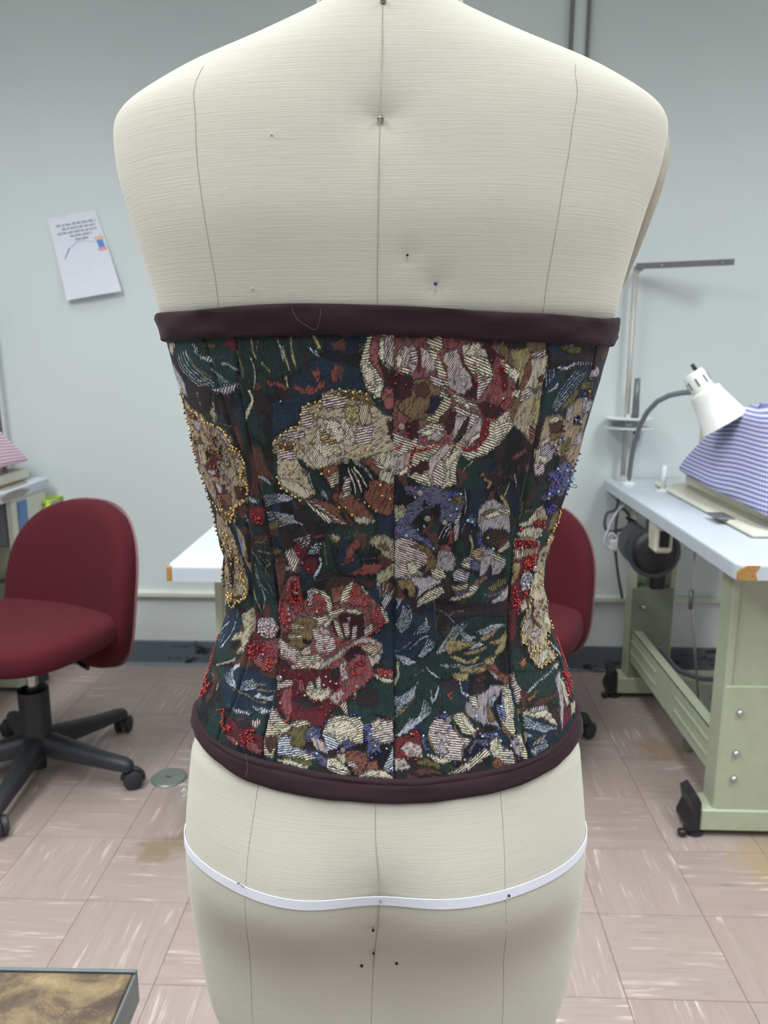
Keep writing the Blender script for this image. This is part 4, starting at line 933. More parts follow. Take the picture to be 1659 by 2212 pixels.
DESIGN = """A P dg grd 20: 180 130 1030 70 1050 700 700 780 400 600 200 300
A F wb dsh 5 10: 215 300 260 450 400 620 600 760 / 330 210 400 390 600 590 780 720
A F wb dsh 4 10: 670 480 760 600 850 740 / 800 560 900 660 960 720
A P lv rib 60: 720 770 880 750 1060 690 1000 790 880 830 760 800
A P wb rib 60: 400 130 470 140 520 280 740 400 720 440 560 370 450 230
A P ol chk 20: 540 150 700 130 800 170 720 210 560 190
A S ol dsh 30 36: 670 330 760 340 880 300
A S ol dsh 30 36: 400 300 470 450 620 560 700 610
A P bu grd 10: 850 150 880 90 1030 75 1020 240 900 190
A S wb dsh 150 44: 830 420 930 430 1060 520
A P dg dsh 100: 1030 80 1300 60 1659 40 1659 800 1350 500 1250 700 1200 1100 1120 1000 1060 500
A S ol fin 100 80: 1030 250 1110 450 1130 600
A S gd dsh 100 46: 1240 80 1260 250 1310 330
A S gd dsh 80 26: 1330 100 1300 250
A S cr dsh 20 44: 1220 330 1270 450 1290 600 1270 760
A S cr chk 20 76: 1200 790 1250 900 1220 1020 1150 1190
A S ol dsh 100 50: 1060 590 1100 860
A S gd dsh 130 36: 1370 390 1500 530
A S gd dsh 120 26: 1530 330 1640 480
A P rd chk 30: 1420 630 1659 690 1659 780 1580 740 1480 740
A P bu grd 10: 50 140 180 140 160 300 80 290
A P cr fin 60: 100 150 180 150 160 270 120 270
A P bu grd 10: 120 400 170 420 160 560
A P lv fin 60: 170 430 260 590 320 700 360 860 260 780 190 640
A P dp grd 10: 370 600 640 800 700 1200 560 1130 380 880
A S wb dsh 100 18: 500 800 540 1000
A P sg chk 60: 680 790 700 930 660 1050 690 1180 740 1270 780 1150 730 1000
A P tn fin 60: 330 900 420 1040 560 1140 620 1230 740 1280 880 1340 960 1450 1000 1580 1080 1659 450 1659 430 1450 380 1250 340 1100
A P ru rib 10: 360 1050 500 1120 480 1200 380 1160
A P ru rib 10: 430 1480 540 1490 520 1659 450 1659
A P ru rib 20: 660 1400 760 1440 720 1520
A P bu rib 10: 640 1540 760 1600 740 1659 640 1659
A P lv rib 120: 740 1300 900 1420 1000 1600 860 1500
A P lv fin 30: 480 1200 560 1250 520 1330 460 1300
A P dp grd 10: 560 1480 620 1560 600 1659 560 1659
B P te grd 20: 240 540 480 330 700 330 1180 480 1310 780 760 780 660 850 380 1050 360 1200 100 1350 0 1450 0 960 200 900 280 830 220 600
B P dg dsh 100: 0 50 700 40 700 250 640 320 520 400 230 620 0 640
B S gd dsh 100 60: 130 180 170 320 230 500
B S gd dsh 100 60: 250 60 260 250 320 450
B S gd dsh 100 60: 180 600 210 760
B S wb dsh 20 40: 60 80 110 220 150 390
B S gd dsh 110 80: 560 50 640 180
B S wb rib 120 45: 490 190 640 310
B P nv grd 20: 700 40 1180 60 1190 250 1000 300 860 240 720 250
B P rd chk 20: 260 720 320 700 440 770 500 700 560 750 620 700 540 560 480 440 560 520 620 430 660 540 640 640 700 620 720 760 540 850 400 840 300 780
B P rd chk 20: 790 520 870 400 910 430 890 640 860 720 810 680
B P rd chk 20: 930 690 990 690 970 750
B P rd chk 20: 0 660 120 670 220 770 180 800 0 700
B P br grd 20: 800 150 980 60 1020 220 860 240
B P dp grd 20: 430 200 500 250 470 400 440 560
B P br grd 20: 900 430 980 480 950 640 900 620
B P cr rib 14: 1300 60 1659 0 1659 300 1600 480 1500 700 1480 900 1320 800 1250 600 1200 420
B P pb chk 30: 1380 60 1480 50 1460 200 1540 440 1659 620 1659 1060 1560 1050 1500 860 1580 720 1480 560 1340 360 1350 150
B P db grd 30: 1440 100 1490 90 1470 300 1560 480 1659 620 1659 820 1560 700 1450 420
B P cr net 30: 1480 80 1540 70 1520 400 1470 280
B P pk fin 75: 1540 60 1659 30 1659 480 1560 380
B P cr net 30: 1250 400 1360 500 1400 680 1300 680 1230 520
B P cr net 30: 1420 700 1500 700 1480 900 1400 850
B P ta chk 20: 700 830 880 790 1100 790 1300 830 1400 1000 1500 1120 1659 1180 1659 1659 0 1659 0 1500 100 1420 250 1300 380 1280 380 1150 420 1000 600 980 680 920
B P gb fin 60: 900 800 1350 830 1440 1060 1400 1000 1250 950 1000 880
B P pk rib 14: 680 850 1000 870 1000 1000 800 1030 680 960
B P pk rib 14: 690 930 800 960 790 1040 690 1000
B P pk rib 14: 390 1130 560 1130 520 1290 400 1260
B P cr rib 14: 400 1000 470 1010 500 1100 400 1110
B P gd net 20: 980 1020 1130 1020 1200 1240 1020 1240
B P cr fin 60: 620 1180 980 1180 1130 1400 1080 1659 560 1659 600 1400
B P cr net 15: 700 1200 900 1220 1000 1420 900 1500 740 1380
B P ta fin 100: 1180 1000 1320 1000 1360 1240 1220 1260
B P pk rib 14: 1160 1290 1370 1290 1330 1560 1130 1600 1150 1400
B P tn rib 14: 640 1300 720 1350 880 1500 860 1600 760 1560 660 1440
B P tn rib 14: 0 1600 130 1480 320 1530 300 1659 0 1659
B P bk grd 14: 1659 1180 1659 1500 1600 1420 1580 1240
B P pk rib 14: 110 1400 260 1310 440 1380 420 1440 200 1420
C P rz fin 62: 0 40 650 40 1000 80 1380 130 1540 400 1659 560 1659 1000 1560 1250 1400 1500 1200 1659 0 1659
C P db grd 60: 0 480 60 560 240 580 280 640 250 860 60 930 0 900
C P db grd 60: 1060 600 1180 700 1140 940 960 860 1080 740
C P db grd 60: 1150 960 1290 940 1440 1010 1560 1080 1420 1180 1240 1160
C P db grd 60: 150 1220 350 1200 340 1400 200 1480
C P bu grd 60: 920 280 1000 420 1110 560 1060 600 940 440
C P bu grd 60: 330 180 380 200 420 440 340 560 310 440
C P pk fin 65: 150 190 280 170 330 260 320 460 250 560 60 480 40 360 100 260
C P cr net 20: 40 340 110 320 110 470 60 480
C P cr rib 160: 100 440 240 520 220 570 90 510
C P pk rib 20: 230 250 330 260 320 420 250 400
C P pk fin 65: 370 210 560 240 600 330 560 500 470 520 400 430
C P cr rib 155: 440 100 650 60 680 170 620 240 470 160
C P pb chk 65: 680 60 820 70 920 170 920 260 760 220 680 170
C P cr rib 160: 470 200 580 250 740 600 840 780 620 650 620 560 580 420
C P pk fin 65: 720 260 880 230 940 440 1060 600 1080 740 900 840 760 720 740 480 680 330
C P cr net 20: 950 180 1180 150 1290 280 1290 340 960 320
C P cr rib 155: 960 320 1300 350 1370 560 1360 640 1200 560 1100 560 980 400
C P pk rib 20: 1130 480 1200 600 1360 620 1240 790 1150 920 1170 720
C P pb chk 65: 1400 300 1500 400 1560 560 1560 900 1430 1000 1290 930 1380 700 1380 480
C P bu grd 65: 1420 480 1540 500 1580 760 1500 820 1480 640
C P cr rib 155: 1480 340 1659 420 1659 640 1560 540 1480 400
C P gb fin 60: 280 620 430 620 640 700 780 860 680 930 520 860 500 1000 590 1040 450 1180 250 1200 30 1040 80 930 240 860 260 760
C P br fin 60: 280 700 430 660 520 800 430 900 300 860
C P pk rib 155: 480 600 640 640 720 760 560 700
C P nv grd 10: 500 880 640 850 690 930 600 1090 420 1100 500 1000
C P pk rib 155: 640 790 760 880 640 860
C P ta rib 155: 680 930 800 880 780 980 720 1100 700 1270 560 1230 440 1180 560 1130 620 1010
C P br chk 60: 640 1150 780 1020 800 1100 720 1260 600 1230
C P cr rib 160: 800 820 1150 1000 1160 1050 960 960 800 900
C P cr net 20: 800 880 1000 950 1060 1080 980 1000
C P pk rib 155: 830 1000 1000 1060 1060 1100 1210 1170 1220 1330 1100 1420 980 1600 800 1659 900 1450 1000 1180 860 1090
C P pk fin 60: 850 1150 1000 1170 920 1300 800 1480
C P pk fin 60: 1140 1190 1220 1180 1210 1320 1000 1480 960 1480
C P db grd 10: 830 1080 860 1120 830 1330 760 1400 700 1290 740 1130
C P bk chk 60: 1000 1150 1060 1120 1020 1330 900 1500 820 1500
C P cr rib 165: 340 1340 480 1250 700 1290 690 1340 560 1400 400 1400
C P cr net 20: 380 1370 520 1320 480 1420
C P pk fin 60: 450 1420 620 1340 700 1400 600 1480
C P cr rib 160: 1330 1190 1500 1250 1560 1250 1600 1100 1659 1040 1659 1250 1550 1400 1400 1560 1230 1659 1050 1659 1200 1540 1300 1400
C P cr net 20: 1430 1180 1600 1050 1659 1080 1560 1260
C P cr net 20: 1380 1330 1550 1260 1480 1400 1380 1450
C P rr grd 60: 1250 1180 1330 1200 1310 1400 1200 1530 1000 1610 930 1560 1180 1400
C P cr net 20: 1070 1440 1180 1380 1180 1420 1020 1540
C P pk rib 160: 0 1400 60 1380 200 1480 340 1460 250 1659 0 1659
C P cr rib 160: 400 1640 500 1570 620 1560 640 1659
C P rd chk 60: 1090 90 1370 110 1440 300 1659 500 1659 140 1500 110
C P wb rib 120: 1370 130 1430 160 1500 300 1440 280
C P db grd 60: 1190 160 1340 140 1420 300 1340 480 1280 260
D P gb fin 75: 80 110 680 110 710 300 660 800 590 1200 540 1500 480 1540 220 1200 200 1050 320 780 300 520 150 420 0 150
D P gd fin 75: 200 250 440 200 480 330 330 700 300 500
D P ru fin 75: 480 260 700 240 560 310 500 450 420 700 330 760 400 500 470 330
D P dp grd 75: 100 140 400 130 430 190 220 230
D P cr fin 75: 500 380 710 300 690 600 620 700 440 780 360 880 400 740 500 540
D P br chk 75: 560 600 680 560 660 660 580 680
D P pk rib 30: 490 290 560 260 690 230 700 300 560 320
D P pk rib 30: 360 800 450 760 540 840 380 940 340 920
D P ta fin 75: 360 950 640 780 600 1200 500 1450 240 1250 330 1000
D P gd net 75: 540 930 620 900 580 1260 500 1200
D P rd rib 150: 470 1280 570 1320 540 1500 460 1400
D P cr net 20: 200 480 330 540 280 660 180 560
D P cr net 20: 230 800 330 800 300 880 220 860
D P cr rib 20: 0 1200 180 1050 200 1200 140 1360 0 1530
D P cr net 20: 40 1180 180 1060 160 1200 60 1260
D P dp grd 10: 900 250 1160 290 1260 200 1400 330 1470 480 1420 700 1330 430 1100 380 760 400 720 290
D P te grd 10: 690 130 860 140 960 240 900 300 700 260
D P ol chk 20: 860 200 930 150 1180 180 1180 270 1050 300 960 240
D P wb chk 20: 920 160 1080 160 1060 200
D S wb rib 50 44: 850 470 960 490 1100 420 1340 420
D P te grd 40: 690 520 880 500 870 640 700 800
D F wb dsh 4 9: 700 520 690 740 / 800 490 790 600
D F wb rib 3 9: 690 820 780 760 860 660 / 760 800 850 720
D P te grd 40: 750 1060 900 720 1120 480 1260 480 1250 600 1100 700 900 950 800 1150
D F wb dsh 5 9: 760 1060 900 760 1120 490 / 800 1100 1000 850 1260 500
D P ol chk 60: 1000 880 1090 750 1140 780 1060 940 860 1120 900 1000
D P ol rib 5: 1170 670 1320 650 1330 760 1160 780
D P dg grd 30: 900 1120 1000 1000 1010 1100 960 1180
D P lv fin 40: 1270 600 1400 460 1420 570 1300 620
D P tn fin 60: 990 1000 1160 890 1330 950 1250 1160 1190 1330 1140 1659 560 1659 640 1350 700 1160 860 1130 950 1200
D P lv rib 60: 990 1020 1060 1000 1010 1200 960 1200
D P lv fin 30: 1180 900 1330 940 1260 1120 1180 1010
D P cr net 20: 760 1180 880 1150 870 1210 760 1240
D P br fin 60: 740 1270 930 1180 910 1350 760 1420
D P nv grd 60: 1060 1150 1160 1130 1180 1260 1060 1250
D P ol chk 30: 900 1500 1040 1420 1000 1600 880 1659
D P pk fin 30: 640 1480 760 1400 700 1600 580 1659
D P gb chk 60: 740 1380 900 1360 860 1460 760 1480
D P lv fin 130: 1100 1400 1180 1340 1140 1600 1040 1600
E P tn fin 60: 250 0 760 0 880 130 960 280 970 430 1010 570 1000 720 930 830 820 850 850 1000 740 1090 700 1030 620 900 500 700 380 450 280 280
E P ru rib 170: 250 90 330 100 350 270 290 330 260 200
E P ta rib 60: 320 20 400 0 430 230 400 300 350 200
E P dk grd 10: 430 60 500 150 480 200 420 190
E P bu grd 60: 470 60 640 110 640 200 560 250 640 470 540 440 440 360 400 280 500 220
E P ru rib 10: 500 80 620 130 620 190 520 150
E P lv rib 120: 580 260 620 330 760 500 740 540 620 380
E P lv rib 120: 560 0 700 170 740 250 640 130
E P pk rib 70: 470 360 550 360 550 410 480 420
E P br fin 60: 520 500 700 560 720 690 580 690
E P pk fin 100: 560 520 640 570 640 680 590 620
E P ru rib 170: 580 700 760 690 780 860 640 850
E P ta rib 120: 640 200 760 300 700 300
E P ta fin 40: 800 180 900 220 930 420 860 400
E P br fin 60: 800 560 1000 590 960 740 850 760
E P gb net 30: 600 900 760 880 840 1000 740 1090 640 1000
E P tn fin 60: 580 950 640 1000 760 1180 820 1320 860 1450 900 1659 690 1659 680 1500 640 1330 590 1150
E P dp grd 60: 640 1320 680 1340 700 1480 670 1500
E P ta fin 30: 740 1240 820 1320 850 1430 800 1400
E P br grd 60: 830 860 990 830 1000 900 950 1040 870 960
E P rr grd 20: 1030 880 1190 840 1230 900 1220 1080 1050 1090 1020 980
E P br rib 30: 1080 1240 1270 1230 1280 1370 1060 1380
E P ol chk 20: 1090 1320 1280 1330 1280 1370 1060 1390
E F wb dsh 3 9: 1130 430 1320 560 / 1180 430 1300 520
E F wb rib 5 9: 1210 720 1460 690 1620 730 / 1220 850 1400 800 1560 760
E F wb rib 4 9: 1240 930 1420 940 1659 990 / 1300 1080 1500 1020 1659 1040
E S wb rib 10 14: 1300 1130 1420 1110
E S wb dsh 100 22: 960 950 1000 1100 1060 1280
E S wb dsh 100 26: 1040 1420 1100 1540 1180 1659
E S wb dsh 100 36: 1120 1470 1300 1500
E S cr rib 120 22: 1150 1530 1260 1659
E S bl chk 100 70: 800 1060 900 1350 960 1560
E S gd fin 100 70: 850 1150 940 1350 990 1659
E P wb chk 20: 1000 700 1180 780 1080 820 1010 760
E P br grd 30: 1050 20 1180 40 1230 300 1400 520 1130 410 1090 250
E P ol chk 20: 1310 1060 1460 1040 1380 1200 1300 1170
E P ol chk 20: 1340 1440 1470 1450 1440 1520 1330 1520
E P br grd 20: 1380 1560 1500 1530 1520 1640 1360 1659
F P ta chk 20: 0 0 1600 0 1600 640 1400 460 1100 240 960 180 830 260 640 320 570 340 420 420 520 660 420 740 330 740 60 600 0 480
F P cr fin 60: 300 0 900 0 920 180 640 300 540 330 430 180
F P cr net 20: 480 0 820 0 880 120 640 160
F P pk rib 15: 20 60 260 130 240 200 40 180
F P ru rib 15: 0 0 240 0 200 60 60 60
F P cr fin 125: 40 480 200 500 480 660 400 740 300 700 60 560
F P gb fin 30: 330 280 420 350 420 420 340 380
F P dg dsh 100: 270 190 350 210 420 300 540 330 640 480 680 600 740 640 760 760 840 900 950 1000 900 1000 800 900 680 780 560 660 470 600 420 480 410 350 300 260
F S wb dot 20 60: 430 400 480 580
F F wb dot 3 10: 590 680 690 760 / 610 630 680 700
F P ru chk 60: 640 320 830 300 860 400 860 540 740 580 680 500 620 400
F P cr rib 20: 690 470 830 380 870 480 740 590
F P dk grd 10: 840 270 960 260 900 560 850 680 850 500
F P ru chk 60: 950 440 1000 470 960 640 1040 700 1060 760 1150 800 1330 1020 1340 1060 1200 1100 1060 1020 940 920 880 850 760 740 780 680 860 690 900 600
F P pk rib 20: 930 470 1000 470 1000 600 900 640
F P cr fin 70: 1060 1020 1200 1000 1340 1050 1250 1080 1100 1080
F P cr rib 20: 850 720 1000 640 1000 680 880 740
F P ru chk 60: 1160 600 1300 480 1430 500 1600 600 1590 900 1500 980 1300 880 1170 700
F P cr fin 60: 1240 180 1600 100 1600 540 1430 480 1400 400 1300 330
F P ru chk 60: 1140 220 1280 180 1420 330 1380 420
F P cr rib 160: 1330 240 1480 330 1540 360 1440 350
F P dk grd 10: 1040 220 1180 250 1400 460 1330 480 1250 500 1260 600 1160 720 1100 600 1060 400
F F cr dot 3 22: 960 300 1000 420 1060 560 1080 720 / 1040 310 1150 440 1240 600
F S wb dot 30 50: 1040 250 1180 310 1300 470
F P ru chk 60: 400 760 500 750 720 820 840 900 880 1000 970 1090 880 1120 760 1060 620 930
F P pk rib 165: 440 770 600 860 780 1000 940 1080 850 1080 700 960
F P cr rib 120: 400 770 480 850 620 950 760 1060 700 1080 600 1000 460 860
F F wb rib 4 9: 0 700 160 710 220 740 / 40 790 200 760
F F wb rib 5 9: 0 960 180 1020 370 1120 / 20 1130 200 1080 320 1080
F P sg chk 20: 700 1260 760 1220 870 1260 860 1330 760 1350
F S ol dsh 10 36: 900 1220 1180 1200
F S wb dsh 10 18: 940 1280 1200 1245
F P rd chk 30: 940 1430 1060 1300 1160 1310 1140 1420 1060 1470 1040 1560 860 1640 940 1540
F P sg chk 40: 1230 1340 1350 1240 1480 1220 1600 1320 1600 1640 1480 1540 1380 1430
F P ol chk 40: 1360 1370 1500 1350 1560 1460 1440 1440
F P rd chk 30: 380 1090 540 1170 460 1150
F P rd chk 30: 460 1260 660 1230 640 1280 500 1310
F F wb rib 4 9: 220 1330 460 1250 / 330 1420 450 1360
F P te grd 20: 400 1520 520 1360 590 1400 580 1520
F F wb rib 4 9: 400 1510 580 1480 / 500 1380 600 1370
F P bu grd 60: 210 1430 290 1330 330 1420 390 1480 340 1600 260 1540
F P pk rib 60: 110 1480 200 1440 300 1600 220 1659 150 1659
F P bu dsh 100: 340 1580 460 1530 560 1560 550 1659 380 1659
F P br chk 20: 0 1550 100 1550 110 1659 0 1659
F S wb dsh 20 60: 580 1560 600 1659
F S ol dsh 20 56: 640 1340 660 1500 680 1659
F S wb dsh 10 16: 1080 1590 1340 1560
B S br lin 0 15: 1000 1650 900 1300 820 1000
B S br lin 0 15: 960 1660 700 1350 560 1150
B S br lin 0 15: 1010 1640 1050 1300 1080 1000
B S br lin 0 15: 1040 1660 1250 1300 1330 1060
B S br lin 0 15: 940 1690 600 1550 330 1450
B S dp lin 0 11: 980 1660 800 1320 690 1060
B S dp lin 0 11: 1025 1650 1150 1290 1200 1010
G P cr rib 160: 70 0 1450 0 1330 130 1100 200 980 130 920 300 920 530 850 560 750 600 580 560 440 540 280 430 60 420
G P db grd 60: 450 220 580 230 540 340 440 420 380 370 300 430 260 350 380 290
G P pk fin 60: 560 200 780 0 860 0 640 330 580 540 540 400
G P pk rib 150: 600 400 720 200 760 400 740 560 620 540
G P cr net 30: 780 200 960 60 980 110 830 300 830 540 780 540 800 350
G P pk fin 60: 70 180 200 150 300 100 260 300 130 370 70 350
G P cr net 20: 100 380 250 320 260 370 130 430
G S rr grd 60 44: 300 280 330 100 450 80 550 40
G S rr grd 60 34: 820 170 900 20
G P rr grd 30: 980 50 1100 30 1280 0 1200 80 1060 90
G P br chk 30: 100 440 250 400 260 560 200 580
G P br chk 30: 770 570 850 560 840 640 800 640
G P bl dot 15: 200 560 600 560 760 620 1000 650 1050 800 980 950 880 1080 700 1080 640 900 480 900 300 1100 80 1200 80 1020 260 820 400 720 240 700
G P dk grd 10: 560 860 700 820 720 1000 640 1020
G P dk grd 10: 480 760 560 860 460 860
G P ol chk 10: 850 720 1000 700 1020 830 900 830
G S wb dot 100 34: 1040 620 1060 800 1040 960
G P sg chk 20: 80 830 200 830 260 900 200 1020 80 1040
G P wb rib 25: 880 1080 980 930 1000 980 940 1100
G S wb dot 30 30: 1000 1200 1050 1080
G F wb dot 3 10: 680 1300 760 1150 860 1080 / 790 1300 850 1150
G P lv fin 70: 900 1120 970 1080 940 1300 900 1320
G P rd chk 20: 800 1380 840 1160 890 1170 880 1380
G P rd chk 20: 670 1400 760 1370 860 1400 850 1490 740 1470
G P lv fin 65: 690 1460 850 1490 920 1580 860 1659 640 1659
G P bl dot 15: 80 1100 330 1120 440 1260 560 1290 620 1430 560 1440 470 1350 300 1300 80 1260
G P pk rib 160: 80 1280 260 1290 420 1380 500 1400 620 1540 640 1659 80 1659
G P gb fin 60: 270 1390 430 1360 560 1420 660 1600 620 1620 500 1480
G P dg dsh 100: 920 1320 1000 1280 1100 1420 1000 1560 920 1450
G S sg chk 60 76: 1110 1250 1150 1400 1120 1550
G P lv fin 60: 1240 900 1340 780 1450 770 1540 840 1659 900 1659 1200 1560 1150 1480 1180 1400 1330 1300 1300 1270 1180 1220 1060
G P gb chk 10: 1240 960 1400 880 1480 890 1300 1000
G P cr net 20: 1300 990 1500 920 1560 950 1360 1010
G P cr rib 155: 1500 880 1659 920 1659 960 1520 920
G P bk chk 10: 1290 1210 1400 1150 1500 1170 1620 1230 1640 1280 1540 1450 1430 1440 1300 1360
G P br chk 10: 1400 1350 1560 1280 1640 1250 1600 1400 1500 1450
G P bl dot 15: 1200 1200 1280 1180 1270 1330 1340 1400 1440 1420 1340 1450 1220 1400
G P bl dot 15: 1060 1020 1140 960 1200 1000 1190 1120 1100 1100
G P cr rib 30: 1500 1470 1640 1330 1659 1400 1540 1490
G P tn rib 165: 1120 1480 1280 1420 1300 1600 1200 1600
G P lv fin 70: 1290 1430 1420 1460 1580 1590 1520 1659 1320 1659
G P cr rib 155: 1420 1480 1600 1590 1560 1610 1430 1530
G P lv rib 160: 1040 1580 1120 1560 1240 1659 1000 1659
G S gd dsh 60 46: 1260 430 1310 400
G S gd dsh 60 46: 1300 480 1400 530 1350 600
G S sg dsh 60 36: 1000 400 1080 300 1170 220
G P te grd 20: 1180 260 1380 240 1380 340 1200 330
G P dg dsh 60: 1480 620 1659 560 1659 880 1560 830
H P dg dsh 60: 190 640 380 520 400 900 260 780
H S gd dsh 60 60: 260 720 320 800 370 880
H S gd dsh 60 50: 380 540 340 650 300 760
H S wb dsh 100 40: 450 420 480 580
H P nv grd 60: 380 560 460 560 520 760 520 1060 420 940 360 740
H S ol dsh 60 46: 570 700 560 860 520 1040
H P ol chk 20: 570 900 740 880 700 930 590 950
H P rd chk 40: 380 210 460 130 620 30 600 120 460 220
H P rd chk 40: 570 300 650 260 640 400
H P lv rib 40: 730 90 900 0 1000 60 960 200 860 260 760 240
H P cr rib 100: 730 90 800 60 800 250 740 240
H P cr net 20: 790 150 900 190 880 250 800 220
H P pk rib 30: 720 270 860 270 860 370 760 430 720 380
H P ol chk 50: 830 600 900 520 870 640
H P dp fin 20: 740 420 820 430 800 560 740 520
H P tn fin 50: 1200 30 1320 0 1320 150 1260 330 1160 200
H P bl dot 40: 880 400 1000 350 1150 200 1260 350 1240 540 1130 640 1080 720 1000 700 860 780 780 740 900 620 940 500
H P te rib 60: 870 800 1060 740 1000 860 880 850
H P bl dot 20: 870 870 1000 860 1010 960 920 970
H P bk chk 60: 600 700 700 560 740 700 660 840 580 880
H P cr rib 100: 520 1100 640 1060 760 900 830 850 860 900 760 1040 700 1100 540 1140
H P ta fin 60: 760 940 860 880 900 1030 780 1050
H P bu grd 30: 700 1090 780 1030 890 1090 850 1170 720 1140
H P cr rib 100: 480 1240 600 1170 700 1150 840 1180 760 1300 660 1290 540 1250
H P tn chk 60: 460 1300 600 1280 800 1330 790 1450 700 1659 440 1659 450 1450
H P bu grd 30: 470 1310 780 1340 760 1430 480 1450
H P cr rib 100: 450 1450 600 1470 560 1570 470 1560
H P bu rib 30: 480 1580 680 1520 600 1659 470 1659
H P dg grd 60: 850 1190 900 1210 880 1400 800 1480 790 1400
H P ta fin 60: 940 1230 1000 1290 930 1480 890 1659 790 1659 800 1500 870 1400
H P gb fin 60: 960 1000 1080 850 1040 1050 960 1180 900 1200 930 1100
I P tn fin 60: 550 0 780 0 870 330 880 480 850 580 680 640 570 600 590 430 560 200
I P dp grd 60: 580 30 680 30 700 200 700 430 650 440 620 200
I P ta chk 60: 700 390 800 330 830 480 770 550 720 470
I P br fin 60: 690 580 760 530 840 580 750 610
I S gd dsh 100 40: 840 0 900 200 930 450 940 640
I F wb dsh 3 9: 960 80 1050 380 1150 520 / 980 330 1090 560 1080 740
I S wb dsh 100 16: 990 0 1080 180
I S gd dsh 30 24: 1110 60 1180 110 1110 180 1160 290
I S sg dsh 100 46: 950 460 1000 620 1060 800
I S ol dsh 100 56: 1110 290 1200 480 1240 560
I P te grd 60: 470 900 560 700 720 680 780 950 640 1140 460 1330
I P dp grd 60: 460 1000 530 740 600 640 640 760 520 900
I F wb rib 2 14: 470 1080 540 970 620 900 / 480 1290 600 1140 690 900
I F wb rib 3 10: 470 1180 520 1060 / 500 1280 600 1130
I S wb dsh 100 16: 540 690 580 860
I S wb dsh 100 16: 715 750 710 850
I P ta fin 40: 950 690 970 930 960 1010 880 1100 890 1200 830 1300 700 1360 790 1240 760 1140 640 1160 700 1080 820 1040 780 920 790 820
I P dg grd 60: 420 1400 460 1340 700 1360 840 1330 700 1440
I S sg chk 30 44: 430 1520 560 1480 700 1420
I P bu grd 60: 960 800 1030 850 980 900
I P lv rib 150: 1000 900 1100 860 1230 880 1300 1000 1240 1130 1080 1130 1010 1060
I P bu grd 60: 920 1060 1000 1030 1040 1100 1100 1180 940 1140
I P pb rib 40: 900 1180 1280 1140 1300 1400 1200 1600 1060 1560 860 1370 830 1280
I P bu grd 60: 900 1180 1100 1190 1060 1340 960 1440 860 1370 830 1280
I P bu grd 60: 400 1110 450 1100 430 1260 380 1350 340 1500 300 1659 220 1659 300 1400
I P cr fin 60: 270 1500 300 1560 290 1600 260 1570
I P te grd 40: 460 1560 740 1500 1060 1659 500 1659
I S wb chk 40 60: 560 1659 660 1560 760 1510
I P br grd 20: 1220 120 1400 30 1390 200 1350 560 1280 500
J P bk chk 20: 280 320 640 310 700 200 850 280 1080 300 1330 350 1300 480 1100 360 900 520 840 700 740 640 620 520 480 420 480 300
J P dk grd 20: 490 380 700 330 640 460 540 450
J P rd chk 20: 1060 200 1200 100 1350 100 1500 120 1380 240 1200 290 900 260
J P ru chk 20: 740 480 900 430 960 480 860 640 760 640
J P rd chk 20: 860 100 1060 10 1060 60 900 140
J P sg chk 40: 1360 250 1480 170 1590 100 1600 300 1420 380 1360 480
J F wb dot 3 10: 1410 350 1410 560 / 1530 380 1460 560
J P lv rib 60: 1440 640 1500 520 1600 490 1540 620 1470 690
J P rz fin 118: 20 600 140 330 220 270 310 300 360 620 500 460 650 500 760 680 860 640 900 540 1050 370 1200 480 1300 560 1430 670 1500 900 1480 950 1200 1150 1420 1200 1430 1350 1330 1500 1280 1659 0 1659 0 700
J P db grd 60: 820 800 1180 780 1200 1130 920 1180 880 1000
J P db grd 60: 700 880 760 880 860 1140 800 1120
J P db grd 60: 940 1250 1140 1230 1240 1400 980 1480 900 1380
J P db grd 60: 0 1400 100 1440 220 1540 180 1640 0 1659
J P pb chk 120: 150 330 220 280 300 310 330 560 360 740 240 800 160 600 120 480
J P bu grd 120: 190 360 270 340 290 540 280 700 200 560
J P pb chk 120: 20 640 100 620 200 760 200 900 120 960 20 880 10 740
J P lv rib 60: 410 500 470 460 480 680 430 680
J P cr rib 155: 480 460 620 500 720 580 750 700 760 800 690 780 660 640 560 540 480 520
J P pb chk 60: 500 540 580 540 660 650 680 760 600 860 540 800 500 700
J P cr rib 15: 380 830 560 860 720 820 640 900 540 1000 560 900
J P gb fin 60: 200 900 300 820 480 850 540 900 500 1080 480 1180 360 1280 260 1300 150 1240 60 1130 80 1060 200 1040
J P br chk 60: 70 1080 160 1060 200 1160 120 1220
J P ta rib 10: 210 930 380 960 360 1000 200 990
J P ta rib 10: 160 1090 340 1080 330 1120 180 1140
J P dk grd 10: 350 1130 460 1150 490 1180 430 1220 360 1190
J P pk rib 10: 20 1150 60 1150 160 1240 300 1300 340 1400 240 1470 100 1400 20 1300
J P cr net 20: 330 1310 450 1240 460 1340 380 1400
J P pk rib 10: 480 1020 540 1010 700 1080 780 1150 800 1280 700 1340 540 1330 530 1180
J P pk fin 60: 540 1020 640 1000 720 1060 620 1080
J P cr net 20: 640 960 700 840 860 760 930 730 860 800 740 880 680 980
J P cr rib 20: 720 780 900 730 920 760 700 860
J P cr net 20: 950 750 1060 730 1160 780 1100 790 980 770
J P cr rib 160: 770 880 830 920 900 1130 860 1150 790 1000
J P pk rib 5: 900 940 980 930 980 1100 940 1130
J P pk rib 5: 960 850 1000 840 980 960
J P pk rib 15: 1040 1000 1090 960 1080 1120 1020 1160
J P cr rib 25: 1040 360 1000 380 900 500 870 640 960 620 1040 440
J P pb chk 60: 1050 400 1120 420 1260 600 1250 680 1060 680 960 660
J P cr fin 60: 1150 420 1250 520 1220 520
J P cr rib 170: 1400 680 1450 700 1540 900 1480 910 1420 760
